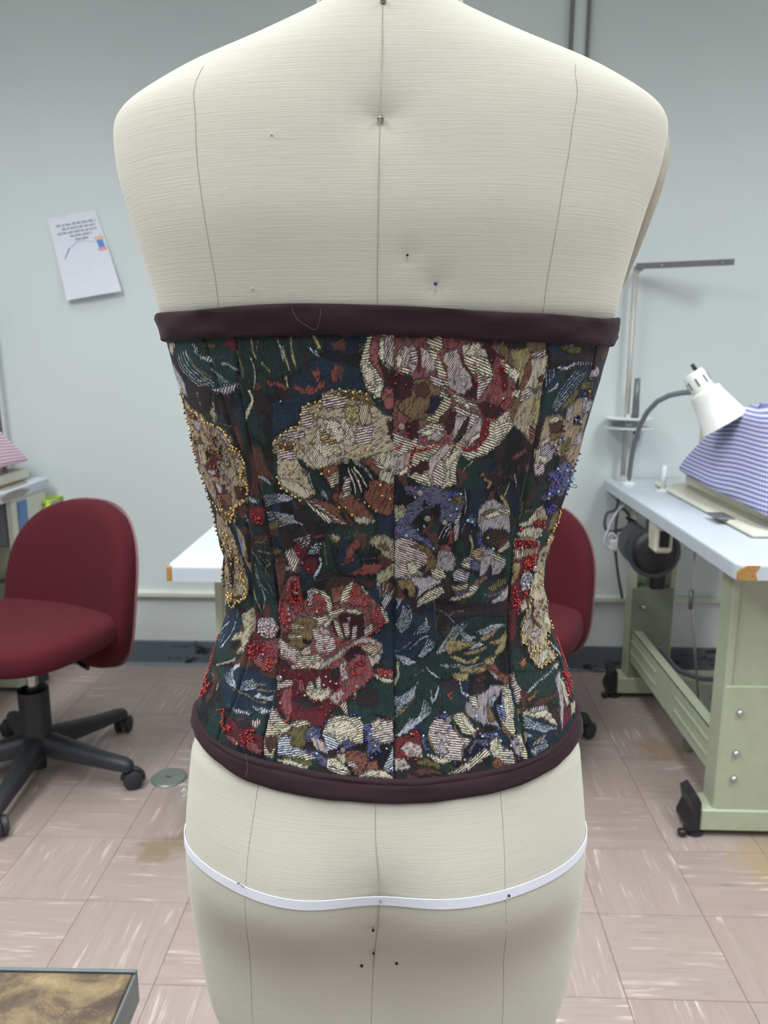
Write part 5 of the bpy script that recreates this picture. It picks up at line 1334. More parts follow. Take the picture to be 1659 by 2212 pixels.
J P pb chk 60: 1300 680 1400 690 1480 920 1400 990 1300 900
J P pk rib 30: 1190 1050 1260 930 1320 1000 1300 1060 1200 1120
J P pk fin 110: 560 1500 760 1400 880 1300 1040 1200 1180 1130 1320 1150 1430 1230 1440 1330 1380 1460 1300 1510 1220 1380 1330 1400 1390 1280 1300 1210 1140 1200 1010 1250 860 1400 720 1480 580 1560
J P ta rib 25: 1140 1260 1240 1220 1380 1260 1400 1310 1320 1390
J P cr rib 10: 180 1550 340 1400 560 1350 640 1440 560 1560 420 1659 300 1620
J P cr net 20: 480 1480 640 1430 560 1560 420 1659 320 1640 200 1560 400 1580
J P pb fin 110: 1000 1450 1120 1370 1240 1400 1300 1560 1300 1659 1000 1659
J P bu grd 110: 1040 1480 1180 1440 1240 1600 1120 1640
J P cr fin 60: 870 1500 940 1480 960 1659 900 1659
J P pk rib 60: 110 0 230 0 300 60 240 210 200 200
J P sg chk 60: 100 150 180 120 210 210 110 210
J P bu dsh 100: 340 60 440 10 550 20 540 240 430 280 370 200
J S wb dsh 20 66: 590 20 590 150 500 300
J P br chk 20: 0 10 100 20 100 100 0 120
K P pk rib 160: 80 0 560 0 480 120 380 200 470 270 80 300
K P cr net 20: 240 120 330 80 420 230 300 250
K P gb chk 60: 560 20 680 40 620 180 480 260 520 120
K P lv fin 65: 690 30 860 0 920 130 860 220 740 200 640 150
K P cr rib 155: 580 200 740 200 780 300 620 330
K P lv fin 60: 180 300 560 310 720 350 600 420 480 470 380 580 420 440 300 330
K P gb chk 60: 90 330 300 320 360 400 360 560 280 580 180 480
K P dk grd 60: 180 470 260 440 280 560 220 540
K P cr rib 150: 420 600 540 490 720 430 760 490 640 580 380 690
K P cr net 20: 380 690 560 570 720 500 640 580
K P lv rib 160: 890 250 970 200 1100 250 1060 350 900 330
K P bl dot 15: 1120 60 1260 80 1250 230 1120 200
K P cr rib 155: 1000 120 1110 100 1110 180 1020 150
K P lv fin 65: 1270 20 1390 0 1390 120 1300 270 1250 270
K P lv fin 65: 1410 60 1600 100 1500 250 1420 260
K P cr rib 155: 1450 10 1600 60 1580 80 1470 60
K P tn rib 160: 860 420 1080 390 1060 440 920 500
K P gb chk 10: 1180 330 1350 270 1400 300 1240 420 1160 420
K P pk rib 150: 1100 430 1240 400 1200 480 1080 500
K P cr net 20: 840 590 1000 530 1200 480 1100 550 900 610
K P bl dot 15: 880 520 1000 460 1120 440 1060 510 920 560
K P ol rib 110: 1330 480 1500 330 1620 300 1600 400 1440 500
K S wb dsh 10 20: 1290 530 1400 550 1540 500 1640 420
K S wb dsh 10 16: 1420 430 1640 410
K P lv fin 50: 1390 640 1500 560 1640 430 1640 540 1560 600 1460 650
K P dp grd 10: 640 680 1640 600 1640 830 1300 800 1000 850 800 880 700 800
K P te grd 30: 80 560 280 650 320 760 560 900 700 1100 500 1400 80 1440
K P dg dsh 60: 960 920 1200 820 1640 820 1640 1100 1500 1400 1200 1659 80 1659 80 1440 500 1400 760 1100
K S ol dsh 100 46: 590 580 640 740 660 1140
K S dg dsh 100 36: 560 700 620 900
K S gd dsh 100 40: 500 860 530 920
K S wb dsh 160 26: 640 740 800 830 900 930
K S wb dsh 20 20: 830 840 920 790 1030 770
K F wb dsh 3 9: 80 560 130 640 100 720 / 170 580 150 640
K F wb dsh 6 9: 90 960 160 820 200 660 / 160 1060 280 950 320 760
K S wb dsh 60 20: 260 660 310 760
K F wb dsh 3 9: 340 1080 460 940 520 920 / 500 1060 560 980
K S wb dsh 30 34: 290 1280 440 1150 540 1100
K S wb dsh 30 18: 80 1330 200 1270 290 1190
K F wb dsh 3 9: 400 1400 500 1240 550 1130 / 450 1400 560 1310 640 1220
K F wb dsh 3 9: 80 1380 220 1400 370 1470 / 200 1480 300 1500
K F wb dsh 6 9: 640 1360 760 1180 900 960 / 780 1320 900 1150 1090 910
K F wb dsh 4 9: 960 1000 1100 1100 1180 1110 / 1010 1180 1100 1190
K F wb dsh 6 9: 1200 1050 1380 960 1480 940 / 1300 1110 1440 1020 1640 920
K P gd chk 160: 770 1260 900 1050 860 1160 1000 1180 1180 1200 980 1280 820 1340
K P gd chk 30: 1250 1140 1480 1010 1420 1090 1300 1150
K P gd chk 30: 1370 1190 1500 1150 1600 1040 1640 1110 1560 1290 1480 1360 1440 1330 1540 1200
K P gd chk 160: 1300 1430 1460 1370 1420 1500 1280 1600 1000 1600 980 1550 1180 1560 1320 1500
K P gd chk 160: 850 1400 960 1400 1060 1460 1240 1380 1180 1470 1040 1480
K P gd chk 30: 1030 1350 1200 1290 1330 1250 1260 1310 1100 1350
K S gd chk 160 46: 870 1630 1080 1640
K F wb dsh 3 9: 680 1490 900 1560 1040 1540 / 940 1490 1100 1540 1290 1470
K F wb dsh 4 9: 1080 1290 1300 1210 / 1130 1250 1240 1180
K S sg chk 60 76: 120 1470 130 1659
K P rd chk 60: 1340 1500 1450 1480 1520 1590 1640 1640 1640 1659 1420 1659
K P dk grd 60: 1500 1400 1640 1200 1640 1620 1540 1580
L P bu grd 40: 380 60 600 0 700 0 700 100 560 220 640 240 600 560 450 740 420 840 340 780 320 560 340 400
L P lv fin 40: 500 260 600 220 640 300 600 460 500 480 480 350
L P gd chk 60: 370 100 460 100 430 300 350 400
L P bu fin 30: 310 800 400 850 420 1050 370 1190 310 1230 300 1000
L P pk rib 100: 450 680 540 600 560 700 480 760
L P ta fin 60: 740 0 830 20 820 250 800 420 820 640 880 830 890 960 860 1040 820 1120 860 1280 950 1370 920 1450 850 1440 740 1550 680 1500 610 1420 580 1300 600 1180 550 1200 490 1220 480 1080 480 920 560 760 620 560 640 400 700 220
L P cr fin 30: 700 240 790 280 780 420 660 420
L P cr fin 60: 800 700 880 830 880 960 820 940
L P pk rib 70: 490 960 600 840 600 960 520 1080
L P pk rib 110: 720 740 790 760 760 850 700 800
L P pk rib 110: 620 1080 760 1010 740 1100 640 1120
L P pk rib 60: 610 1180 690 1150 680 1300 630 1370
L P cr rib 60: 740 1330 860 1280 840 1420 740 1500
L P br grd 60: 620 580 660 580 640 800 660 880 780 980 760 1000 640 940 600 830
L P dp grd 60: 840 1080 940 1020 960 1200 880 1180
L S wb rib 60 80: 880 1190 1020 1370
L P rr grd 60: 950 1060 1020 1120 1130 1400 1180 1659 1080 1659 1050 1400 980 1230
L P cr fin 60: 1000 1180 1040 1260 1020 1280
L P dg fin 60: 440 1240 600 1480 700 1560 980 1450 1040 1400 1000 1500 860 1659 330 1659 330 1300
L P go rib 30: 430 1470 540 1390 560 1480 500 1560
L P cr fin 60: 910 1530 980 1480 950 1560
L S wb rib 80 40: 760 1640 860 1580 920 1540
M P te grd 150: 520 80 640 30 900 30 1260 180 1200 680 700 700 560 560 520 300
M P dg grd 150: 420 0 560 0 540 200 480 180
M F wb chk 4 11: 550 100 600 230 720 290 / 690 0 660 120 720 260
M F wb dsh 4 9: 770 330 820 210 960 180 / 840 320 1000 290
M F wb dsh 4 9: 940 420 1060 430 1200 480 / 1000 360 1130 420 1220 390
M S gd dsh 150 40: 640 300 840 380 1000 480 1130 490
M S gd dsh 160 34: 850 230 1000 240 1130 250
M S gd dsh 160 34: 1000 310 1120 330 1240 340
M P wb rib 100: 600 480 640 560 760 590 930 630 880 670 700 640 620 560
M P wb rib 100: 910 520 1000 560 1180 570 1160 660 1060 650 940 580
M P dg grd 150: 600 620 700 700 900 700 1000 640 1150 680 1100 900 1000 900 920 740
M P bu fin 30: 560 640 700 740 800 800 900 760 930 900 1080 950 1070 1230 900 1180 700 1080 540 930 540 780
M P dp grd 30: 700 760 860 720 920 860 780 860
M P pb chk 30: 560 930 700 1000 800 1080 660 1050
M P pb chk 30: 880 930 1060 1160 1000 1190 860 1120
M S wb rib 20 36: 510 620 510 920
M P pk rib 100: 930 750 1040 730 1040 790 960 830
M P br fin 60: 300 380 420 180 460 160 380 400 280 560
M P br fin 60: 470 210 510 500 530 560 480 540
M P gb fin 60: 200 300 300 240 280 330
M P sg chk 60: 350 70 410 100 390 150
M S gd dsh 60 36: 430 330 460 240
M S gd dsh 60 36: 450 630 460 780
M P dg grd 60: 330 560 520 600 500 880 380 800
M P bk fin 30: 340 540 380 510 380 640 330 660
M P ta rib 10: 1200 570 1290 640 1320 720 1440 800 1350 900 1290 1000 1200 1250 1100 1200 1080 1050 1130 850
M P pk rib 10: 1190 590 1280 650 1310 740 1180 780
M P br chk 30: 1100 960 1270 940 1290 1040 1180 1200 1110 1060
N P bu fin 110: 0 0 1640 0 1330 140 1000 370 700 660 640 850 200 780 0 600
N P dp grd 30: 700 30 860 0 850 160 760 170
N P pk rib 8: 0 220 200 190 220 220 180 260 0 300
N P pb fin 110: 80 330 190 290 190 640 140 760 90 600 40 480
N P pb chk 110: 260 180 350 200 370 330 300 330
N P cr net 20: 390 310 430 220 480 230 520 330 590 310 620 340 680 300 760 330 720 400 600 470 480 440 400 390
N P cr rib 15: 530 200 570 130 600 200 590 300 540 300
N P cr rib 15: 390 310 430 220 480 230 500 320
N P pb fin 110: 860 150 900 0 1300 0 1320 100 1200 240 1040 360 980 400 940 480 830 540 740 500 720 420 860 300
N P pk fin 60: 860 0 920 0 960 160 880 200
N P pk fin 110: 720 420 860 320 920 380 820 520
N P cr rib 60: 860 520 940 490 960 650 910 620
N P cr rib 60: 1050 360 1090 400 1080 440
N P dg grd 30: 1340 180 1600 200 1600 700 1300 640 1180 740 1000 560 1080 400 1200 260
N P dp grd 20: 1080 400 1260 260 1380 330 1400 560 1100 540
N P dg grd 30: 960 500 1060 460 1140 620 1000 660
N P cr net 20: 1330 110 1590 160 1580 210 1440 190
N P pb chk 30: 1380 30 1590 60 1590 150 1400 120
N P bu grd 100: 200 600 640 600 640 850 450 780 200 790
N P dp grd 20: 200 450 380 420 620 520 400 580
N P ta rib 10: 0 680 100 760 160 830 60 900 0 950
N P cr rib 20: 180 800 280 750 400 750 450 800 300 820
N P ol fin 70: 110 880 250 820 430 800 400 1000 380 1110 300 1130 190 1070 190 970
N P cr net 20: 20 900 120 820 190 820 120 900
N P wb rib 15: 10 980 110 930 190 980 190 1080 370 1130 520 1180 380 1250 270 1280 0 1210
N P cr rib 20: 300 1200 500 1180 520 1260 320 1300
N P ol fin 120: 30 1240 200 1230 480 1300 480 1390 300 1380
N P cr net 20: 0 1290 150 1290 420 1380 400 1400
N P bl dot 15: 380 880 480 810 600 850 590 980 520 1000 430 1060 390 1000
N P pk fin 115: 460 980 560 990 700 1100 690 1180 540 1130
N P cr rib 20: 640 860 700 740 800 680 900 690 1100 700 1180 800 1170 1050 1060 1040 960 1000 880 1060 720 1120 620 940
N P cr net 20: 680 800 760 740 1000 760 1100 860 1080 960 900 960 700 900
N P wb rib 160: 600 900 700 920 880 1040 820 1130 700 1170
N P bl dot 15: 870 1050 960 1000 1100 1080 1020 1110 940 1150
N P bl dot 15: 1170 840 1200 780 1280 800 1300 1000 1400 1050 1420 1180 1300 1280 1230 1200 1240 1050
N P pk rib 10: 1290 780 1380 730 1580 760 1590 1020 1400 1050 1300 980
N P cr net 20: 1330 760 1400 740 1430 850 1350 830
N P ru chk 20: 940 1180 1100 1160 1220 1200 1240 1300 1160 1440 1080 1480 940 1300
N P pk rib 20: 960 1300 1080 1330 1100 1400 1000 1370
N P ru chk 20: 1230 1320 1360 1300 1380 1400 1240 1430
N P ta fin 60: 820 1230 920 1190 940 1300 900 1350
N P cr net 20: 680 1280 800 1270 960 1420 1000 1470 900 1430 780 1380 680 1380
N P cr rib 165: 680 1390 780 1390 980 1470 860 1480
N P bl dot 15: 380 1130 540 1160 660 1250 690 1390 620 1390 520 1250
N P dk grd 20: 1250 1200 1500 1120 1480 1350 1380 1330
N P cr net 20: 1120 1500 1250 1440 1450 1430 1590 1530 1400 1510
N P wb rib 25: 1450 1400 1590 1080 1600 1480 1540 1450
N P bl dot 15: 1520 1380 1600 1460 1590 1520
O P dg dsh 60: 80 0 980 0 940 170 700 200 560 600 400 760 300 830 80 980
O P te grd 60: 80 350 300 300 200 480 80 640
O S sg chk 60 70: 120 0 130 100 80 250
O F wb dsh 6 9: 90 640 250 500 350 390 / 80 430 200 390 410 210
O S gd chk 40 36: 80 700 220 580 370 390
O S wb dsh 40 20: 350 120 470 40
O F wb dsh 2 10: 510 10 700 160 / 560 60 640 130
O S wb dsh 60 34: 580 330 600 500
O F wb dsh 3 9: 590 510 640 400 690 260 / 640 460 690 300
O F wb dsh 4 9: 300 820 450 620 490 420 / 380 800 560 640 580 560
O F wb dsh 5 9: 90 960 230 820 300 690 / 200 930 400 780
O P dp grd 20: 720 200 960 190 980 260 930 330 760 310
O P rd chk 20: 770 370 850 340 920 320 850 400 890 440 840 460
O P gd chk 160: 980 30 1320 0 1300 50 1100 80 1000 60
O P gd chk 160: 870 100 1100 110 1080 180 930 180
O S wb dsh 10 50: 980 190 1010 350 1100 400
O P br chk 20: 1200 160 1300 100 1350 150 1220 240
O P ru chk 20: 1330 0 1450 60 1640 140 1640 270 1500 160 1380 60
O P pk chk 20: 1380 60 1500 140 1480 160
O P lv fin 80: 1060 500 1120 470 1220 540 1220 400 1330 350 1400 270 1500 260 1560 280 1500 400 1440 480 1400 580 1440 700 1540 860 1460 800 1350 780 1300 800 1230 740 1090 680 1050 600
O P cr rib 160: 1110 430 1200 400 1220 600 1130 500
O P cr rib 165: 1560 280 1640 250 1640 820 1530 680 1560 500
O P cr net 20: 1560 420 1640 400 1640 700 1590 640
O P gb chk 100: 1340 480 1440 640 1440 780 1360 760
O P bl rib 150: 1480 520 1560 520 1640 800 1520 700 1480 600
O P rr chk 20: 80 980 300 900 350 840 440 920 460 1100 460 1240 300 1250 80 1400
O P pk chk 20: 180 1120 250 1040 440 1090 460 1230 260 1220
O P pk chk 20: 80 1290 200 1270 290 1380 180 1420 90 1400
O P ol dsh 10: 370 1280 520 1250 700 1330 720 1420 560 1380 480 1370 370 1340
O P br chk 20: 350 1520 380 1400 500 1370 730 1440 760 1480
O P pk rib 168: 560 840 620 740 720 720 830 790 960 960 1130 1010 1010 1130 1020 1220 960 1290 840 1270 640 1180 580 1060 540 980
O P lv fin 110: 630 900 780 960 820 1060 720 1000
O P lv fin 110: 600 1080 720 1060 820 1180 700 1180
O P cr rib 160: 860 680 960 640 1000 640 1100 740 1200 880 1180 960 1020 900 940 780
O P cr net 20: 980 640 1040 660 1100 780 1200 880 1160 910 1060 820
O S gb chk 100 46: 900 700 920 860 1000 960
O S gb chk 100 56: 540 930 580 1060 640 1160
O S gb chk 60 56: 1040 1060 1000 1150 1010 1240
O P cr net 20: 560 1230 740 1270 850 1290 740 1330 640 1290
O P bl dot 15: 450 890 520 960 500 1060 560 1170 480 1160 450 1050
O P bl dot 15: 640 700 780 630 900 680 860 760 700 700
O P bl dot 15: 1080 1150 1200 980 1380 1000 1360 1120 1200 1060 1120 1200
O P bl dot 15: 1180 920 1500 900 1560 1020 1400 1000 1250 960
O P cr rib 40: 820 1480 1000 1390 1130 1280 1330 1130 1420 1200 1250 1300 1100 1400 940 1460
O P cr net 20: 980 1380 1120 1320 1100 1400
O P ol rib 60: 820 1380 960 1320 860 1430
O P dk grd 20: 1280 1260 1400 1220 1440 1320 1360 1380
O P cr net 20: 1400 1080 1440 990 1540 1000 1500 1200 1480 1260 1400 1180
O P cr rib 160: 1490 1130 1640 1200 1640 1350 1560 1320 1480 1240
O P ru chk 20: 1420 1330 1480 1260 1640 1350 1600 1400 1440 1390
O P te grd 30: 1440 820 1640 960 1640 1080 1560 1050 1480 900
Q P dg fin 40: 560 60 1080 20 1180 200 1190 560 1020 480 700 560 620 300
Q S wb rib 100 46: 740 370 900 200 1080 60
Q S go dsh 60 50: 700 500 830 400 870 330
Q S go dsh 60 46: 900 530 1000 420
Q S go dsh 60 50: 1060 420 1170 340
Q S ol dsh 60 26: 880 340 1000 310
Q P br fin 60: 640 300 740 320 760 470 700 560 640 480
Q P br fin 120: 760 560 900 420 1050 400 1180 300 1180 400 900 560
Q P pk rib 20: 550 90 650 300 630 520 590 400 540 220
Q P lv rib 60: 780 600 860 550 1000 540 1040 600 960 600 820 640
Q P te grd 150: 690 660 830 700 950 720 1160 830 1180 900 1000 1130 800 1250 720 900
Q P cr net 20: 680 640 740 600 830 660 1000 590 1080 660 1160 810 1080 760 960 690 860 690
Q F wb rib 6 9: 680 660 830 740 1160 860 / 700 830 850 850 1000 900
Q F wb rib 3 9: 720 910 800 940 / 740 960 830 960
Q P ol rib 165: 800 950 920 980 900 1010 820 990
Q P pk rib 40: 830 1080 920 1000 1010 930 960 1010
Q P rd rib 20: 1050 940 1160 890 1180 920 1080 950
Q F wb dsh 4 9: 790 1160 880 1110 1000 1010 / 820 1230 1040 1090
Q S gd dsh 60 46: 620 570 640 640 630 740
Q S gd dsh 100 30: 720 900 740 1040
Q P ru chk 20: 640 570 720 540 700 600
Q P bk rib 120: 1040 600 1110 540 1200 640 1200 830 1150 760
Q P lv rib 60: 1130 150 1190 40 1200 200 1250 560 1240 860 1220 760 1180 340
Q P bu fin 100: 1250 560 1340 540 1350 700 1300 800 1240 860
Q P bu grd 60: 1190 60 1370 100 1380 240 1350 440 1280 300 1240 130
Q P cr fin 60: 1200 160 1250 220 1330 500 1300 540 1250 400
Q P gd fin 60: 1380 100 1440 400 1400 480 1380 330
Q P cr fin 60: 1340 500 1400 480 1400 620 1350 660
Q P cr rib 165: 430 260 520 330 560 560 560 740 580 860 560 960 440 820 380 700 430 560
Q P cr net 20: 430 420 480 380 520 720 470 720
Q P bl rib 150: 370 520 430 520 460 700 440 780 380 680
Q P gb fin 110: 370 740 440 820 540 960 520 1000 420 900
Q P cr rib 160: 560 950 640 940 760 1180 770 1290 680 1230 640 1100
Q P cr net 20: 620 940 660 950 700 1080 650 1060
Q P lv fin 70: 520 1020 620 1010 640 1100 660 1250 600 1200
Q P cr rib 165: 250 1070 330 980 400 1100 560 1180 580 1330 420 1330 350 1260
Q P cr net 20: 250 1060 330 980 360 1180 330 1260
Q P ru chk 20: 290 1300 350 1260 420 1340 500 1360 300 1400"""
for ln_ in DESIGN.strip().split('\n'):
    head, body = ln_.split(':'); h_ = head.split(); tl, op = h_[0], h_[1]
    if op == 'P':
        rw = parse(body); on = lambda a, b: (a[1] <= 0 and b[1] <= 0) or (a[1] >= 1659 and b[1] >= 1659) or (a[0] <= 0 and b[0] <= 0) or (a[0] >= 1590 and b[0] >= 1590) or (60 <= a[0] <= 92 and 60 <= b[0] <= 92)
        fill(to_canvas(surf(*topx(tl, body).T)), h_[2], h_[3], float(h_[4]), .10 if h_[3] == 'grd' else .26, {i for i in range(len(rw)) if on(rw[i], rw[i-1])})
    elif op == 'S': stroke(to_canvas(surf(*topx(tl, body).T)), float(h_[5])*SC/3.3, h_[2], h_[3], float(h_[4]))
    elif op == 'F':
        a, b = (catmull(to_canvas(surf(*topx(tl, q).T)), 5) for q in body.split('/')); n_ = int(h_[4])+(2 if tl in 'KOM' else 0)
        idx = np.linspace(0, 1, 8); a, b = (np.stack([np.interp(idx, np.linspace(0, 1, len(q)), q[:, k]) for k in (0, 1)], -1) for q in (a, b))
        for k in range(n_):
            f = k/max(1, n_-1); l_ = a*(1-f)+b*f; d = l_[-1]-l_[0]; lo, hi = rng.uniform(0, .12), rng.uniform(.88, 1)
            l_ = np.stack([np.interp(np.linspace(lo, hi, 8), idx, l_[:, q]) for q in (0, 1)], -1)
            stroke(l_, float(h_[5])*SC/2.1, h_[2], 'lin', math.degrees(math.atan2(d[1], d[0])))
# the front of the corset, out of the camera's sight: the same cloth with scattered blooms
for _ in range(70):
    k = rng.choice([0, 1, 6, 7]); c0 = OFFC[k]+rng.random()*NCOL[k]
    if k == 1 and c0 > OFFC[1]+90: continue
    if k == 6 and c0 < OFFC[7]-90: continue
    r0 = rng.random()*NROW; sx = 14 if k in (0, 7) else 40; col = rng.choice(['cr', 'pk', 'bu', 'tn', 'lv', 'ta', 'pb', 'gd', 'dg', 'te'])
    for q in range(5):
        a = q*1.257+rng.random(); pc = np.array([c0+sx*.6*math.cos(a), r0+28*math.sin(a)])
        fill(np.array([pc+np.array([sx*.6*math.cos(b), 24*math.sin(b)])*(.8+.4*rng.random()) for b in np.linspace(0, 6.28, 10)[:-1]]), col, rng.choice(['rib', 'fin', 'chk']), rng.random()*180)
def blur(a, n=1):
    for _ in range(n):
        p = np.pad(a, ((1, 1), (1, 1)), mode='edge'); a = (p[:-2, 1:-1]+p[2:, 1:-1]+p[1:-1, :-2]+p[1:-1, 2:]+2*p[1:-1, 1:-1])/6
    return a
Hm = blur(HT, 1)*.0011
vv = VV[:, None]*np.ones((1, NC))
wr = (vnoise(NROW, NC, 34, 190, 2)-.5)*.0050*(.30+1.0*gauss(vv-.40, .10))+(vnoise(NROW, NC, 60, 70, 2)-.5)*.0012
wr = wr*np.clip(vv*12, 0, 1)*np.clip((1-vv)*12, 0, 1)
nn = Nrm(TH, ZC); base = P(TH, ZC, .0003); sgn = np.sign((nn*base*np.array([1, 1, 0])).sum(-1, keepdims=True)); nn = nn*sgn
ew = np.zeros((NROW, NC))
for k in range(8):
    sl = slice(OFFC[k], OFFC[k+1]); ln_ = np.linalg.norm(np.diff(base[:, sl], axis=1), axis=-1).sum(1)[:, None]
    dist = np.minimum(PU[:, sl], 1-PU[:, sl])*ln_; ew[:, sl] = -.0011*np.exp(-(dist/.0010)**2)+.0004*np.exp(-((dist-.0035)/.0015)**2)
CP = base+nn*(Hm+wr*(1-np.exp(-(np.minimum(PU, 1-PU)*40)**2))+ew)[..., None]
ARC = np.zeros((NROW, NC)); q = P(TH, np.full_like(TH, 1.1)); ARC[:, 1:] = np.cumsum(np.linalg.norm(np.diff(q, axis=1), axis=-1), axis=1)

def tapestry():
    t = NT('floral_tapestry'); A1 = t.n('ShaderNodeAttribute', attribute_name='thread'); A2 = t.n('ShaderNodeAttribute', attribute_name='weave')
    th = A1.outputs['Color']; sp = t.n('ShaderNodeSeparateColor', ins={0: A2.outputs['Color']}); ang = t.math('MULTIPLY', sp.outputs[0], math.pi); G_, B_ = sp.outputs[1], sp.outputs[2]
    T_ = t.math('ADD', A2.outputs['Alpha'], .8)
    uv = t.n('ShaderNodeSeparateXYZ', ins={0: t.n('ShaderNodeUVMap').outputs[0]}); u = t.math('MULTIPLY', uv.outputs[0], 1000); v = t.math('MULTIPLY', uv.outputs[1], 1000)
    wob = t.math('MULTIPLY', t.math('SUBTRACT', t.noise(t.n('ShaderNodeUVMap').outputs[0], 160, 2), .5), .9)
    ca, sa = t.math('COSINE', ang), t.math('SINE', ang)
    p = t.math('ADD', t.math('SUBTRACT', t.math('MULTIPLY', v, ca), t.math('MULTIPLY', u, sa)), wob)
    q = t.math('ADD', t.math('MULTIPLY', u, ca), t.math('MULTIPLY', v, sa))
    pt = t.math('DIVIDE', p, T_)
    s = t.math('ADD', t.math('MULTIPLY', t.math('SINE', t.math('MULTIPLY', pt, 2*math.pi)), .95), t.math('SUBTRACT', .58, t.math('MULTIPLY', B_, .16)), True)
    row = t.math('MULTIPLY', t.math('FLOOR', t.math('ADD', pt, .25)), .5)
    d = t.math('ADD', t.math('MULTIPLY', t.math('SINE', t.math('MULTIPLY', t.math('ADD', t.math('DIVIDE', q, t.math('MULTIPLY', T_, 1.15)), row), 2*math.pi)), .9), t.math('SUBTRACT', .70, t.math('MULTIPLY', B_, .22)), True)
    m1 = t.math('SUBTRACT', 1.0, t.math('MULTIPLY', G_, t.math('SUBTRACT', 1.0, s)))
    m2 = t.math('SUBTRACT', 1.0, t.math('MULTIPLY', t.math('MULTIPLY', B_, .85), t.math('SUBTRACT', 1.0, d)))
    m = t.math('MULTIPLY', m1, m2)
    var = t.noise(t.n('ShaderNodeUVMap').outputs[0], 420, 2)
    m = t.math('MULTIPLY', m, t.math('ADD', t.math('MULTIPLY', var, .7), .68), True)
    dark = t.mix(.10, (.0045, .0055, .010), th)
    t.set(Base_Color=t.mix(m, dark, th), Roughness=.62); t.b.inputs['Specular IOR Level'].default_value = .35
    t.bump(m, .00035, .8); return t.m
M['tapestry'] = tapestry()
corset = empty('corset', FORM_LOC, YAW, 'strapless floral tapestry corset with bead embroidery and dark plum bands on the dress form', 'corset')
for k in range(8):
    sl = slice(OFFC[k], OFFC[k+1]); nc = NCOL[k]
    Fq = grid_faces(NROW, nc); me = np_mesh('panel', CP[:, sl].reshape(-1, 3), Fq)
    ca = me.color_attributes.new('thread', 'FLOAT_COLOR', 'POINT'); ca.data.foreach_set('color', np.concatenate([np.clip(CV[:, sl], 0, 1), np.ones((NROW, nc, 1))], -1).astype(np.float32).ravel())
    cb = me.color_attributes.new('weave', 'FLOAT_COLOR', 'POINT'); cb.data.foreach_set('color', WV[:, sl].astype(np.float32).ravel())
    ul = me.uv_layers.new(name='UVMap'); uv = np.stack([ARC[:, sl], ZC[:, sl]], -1).reshape(-1, 2); ul.data.foreach_set('uv', uv[Fq.ravel()].astype(np.float32).ravel())
    link('panel', me, corset, M['tapestry'])
def satin():
    t = NT('dark_plum_satin'); p = t.coord(); n1 = t.noise(p, 900, 2)
    t.set(Base_Color=t.mix(t.noise(p, 30, 3), lin((48, 34, 40)), lin((58, 42, 48))), Roughness=.85); t.b.inputs['Specular IOR Level'].default_value = .12; t.b.inputs['Sheen Weight'].default_value = .06; t.b.inputs['Sheen Roughness'].default_value = .4
    t.bump(n1, .0002, .4); return t.m
M['satin'] = satin()
def band(name, z0, z1, sect, seed, tw):
    cs = np.linspace(-math.pi, math.pi, 721)[:-1]; rg = np.random.default_rng(seed); rings = []
    ph = rg.uniform(0, 6.28, 8)
    for t0 in cs:
        a, b = float(z0(t0)), float(z1(t0)); r = []
        for o_, f in sect:
            wv = tw*(np.sin(8*t0+6*f+ph[0])*.5+np.sin(15*t0-8*f+ph[1])*.4+np.sin(27*t0+10*f+ph[2])*.25+np.sin(44*t0-12*f+ph[4])*.12)*(1 if o_ > .002 else 0)
            r.append(tuple(P(t0, a+(b-a)*f+.0004*np.sin(7*t0+ph[3])*f, o_+wv)))
        rings.append(r)
    rings.append(rings[0]); return MB().rings(rings, caps=False).build(name, M['satin'], corset, smooth=True)
sec = [(-.001, .02), (.0016, -.005), (.0030, .01), (.0036, .06), (.0038, .3), (.0039, .55), (.0039, .8), (.0037, .94), (.0028, .99), (.0010, 1.0), (-.0008, .97), (-.001, .6), (-.001, .02)]
band('top_band', zTB, zTT, sec, 3, .0011)
sec2 = [(-.001, .02), (.001, -.005), (.0028, .008), (.0036, .06), (.0039, .30), (.0039, .60), (.0037, .74), (.0030, .78), (.0029, .795), (.0031, .815), (.0033, .92), (.0027, .98), (.0012, 1.0), (-.001, .97), (-.001, .02)]
band('bottom_band', zBB, zBT, sec2, 8, .0008)
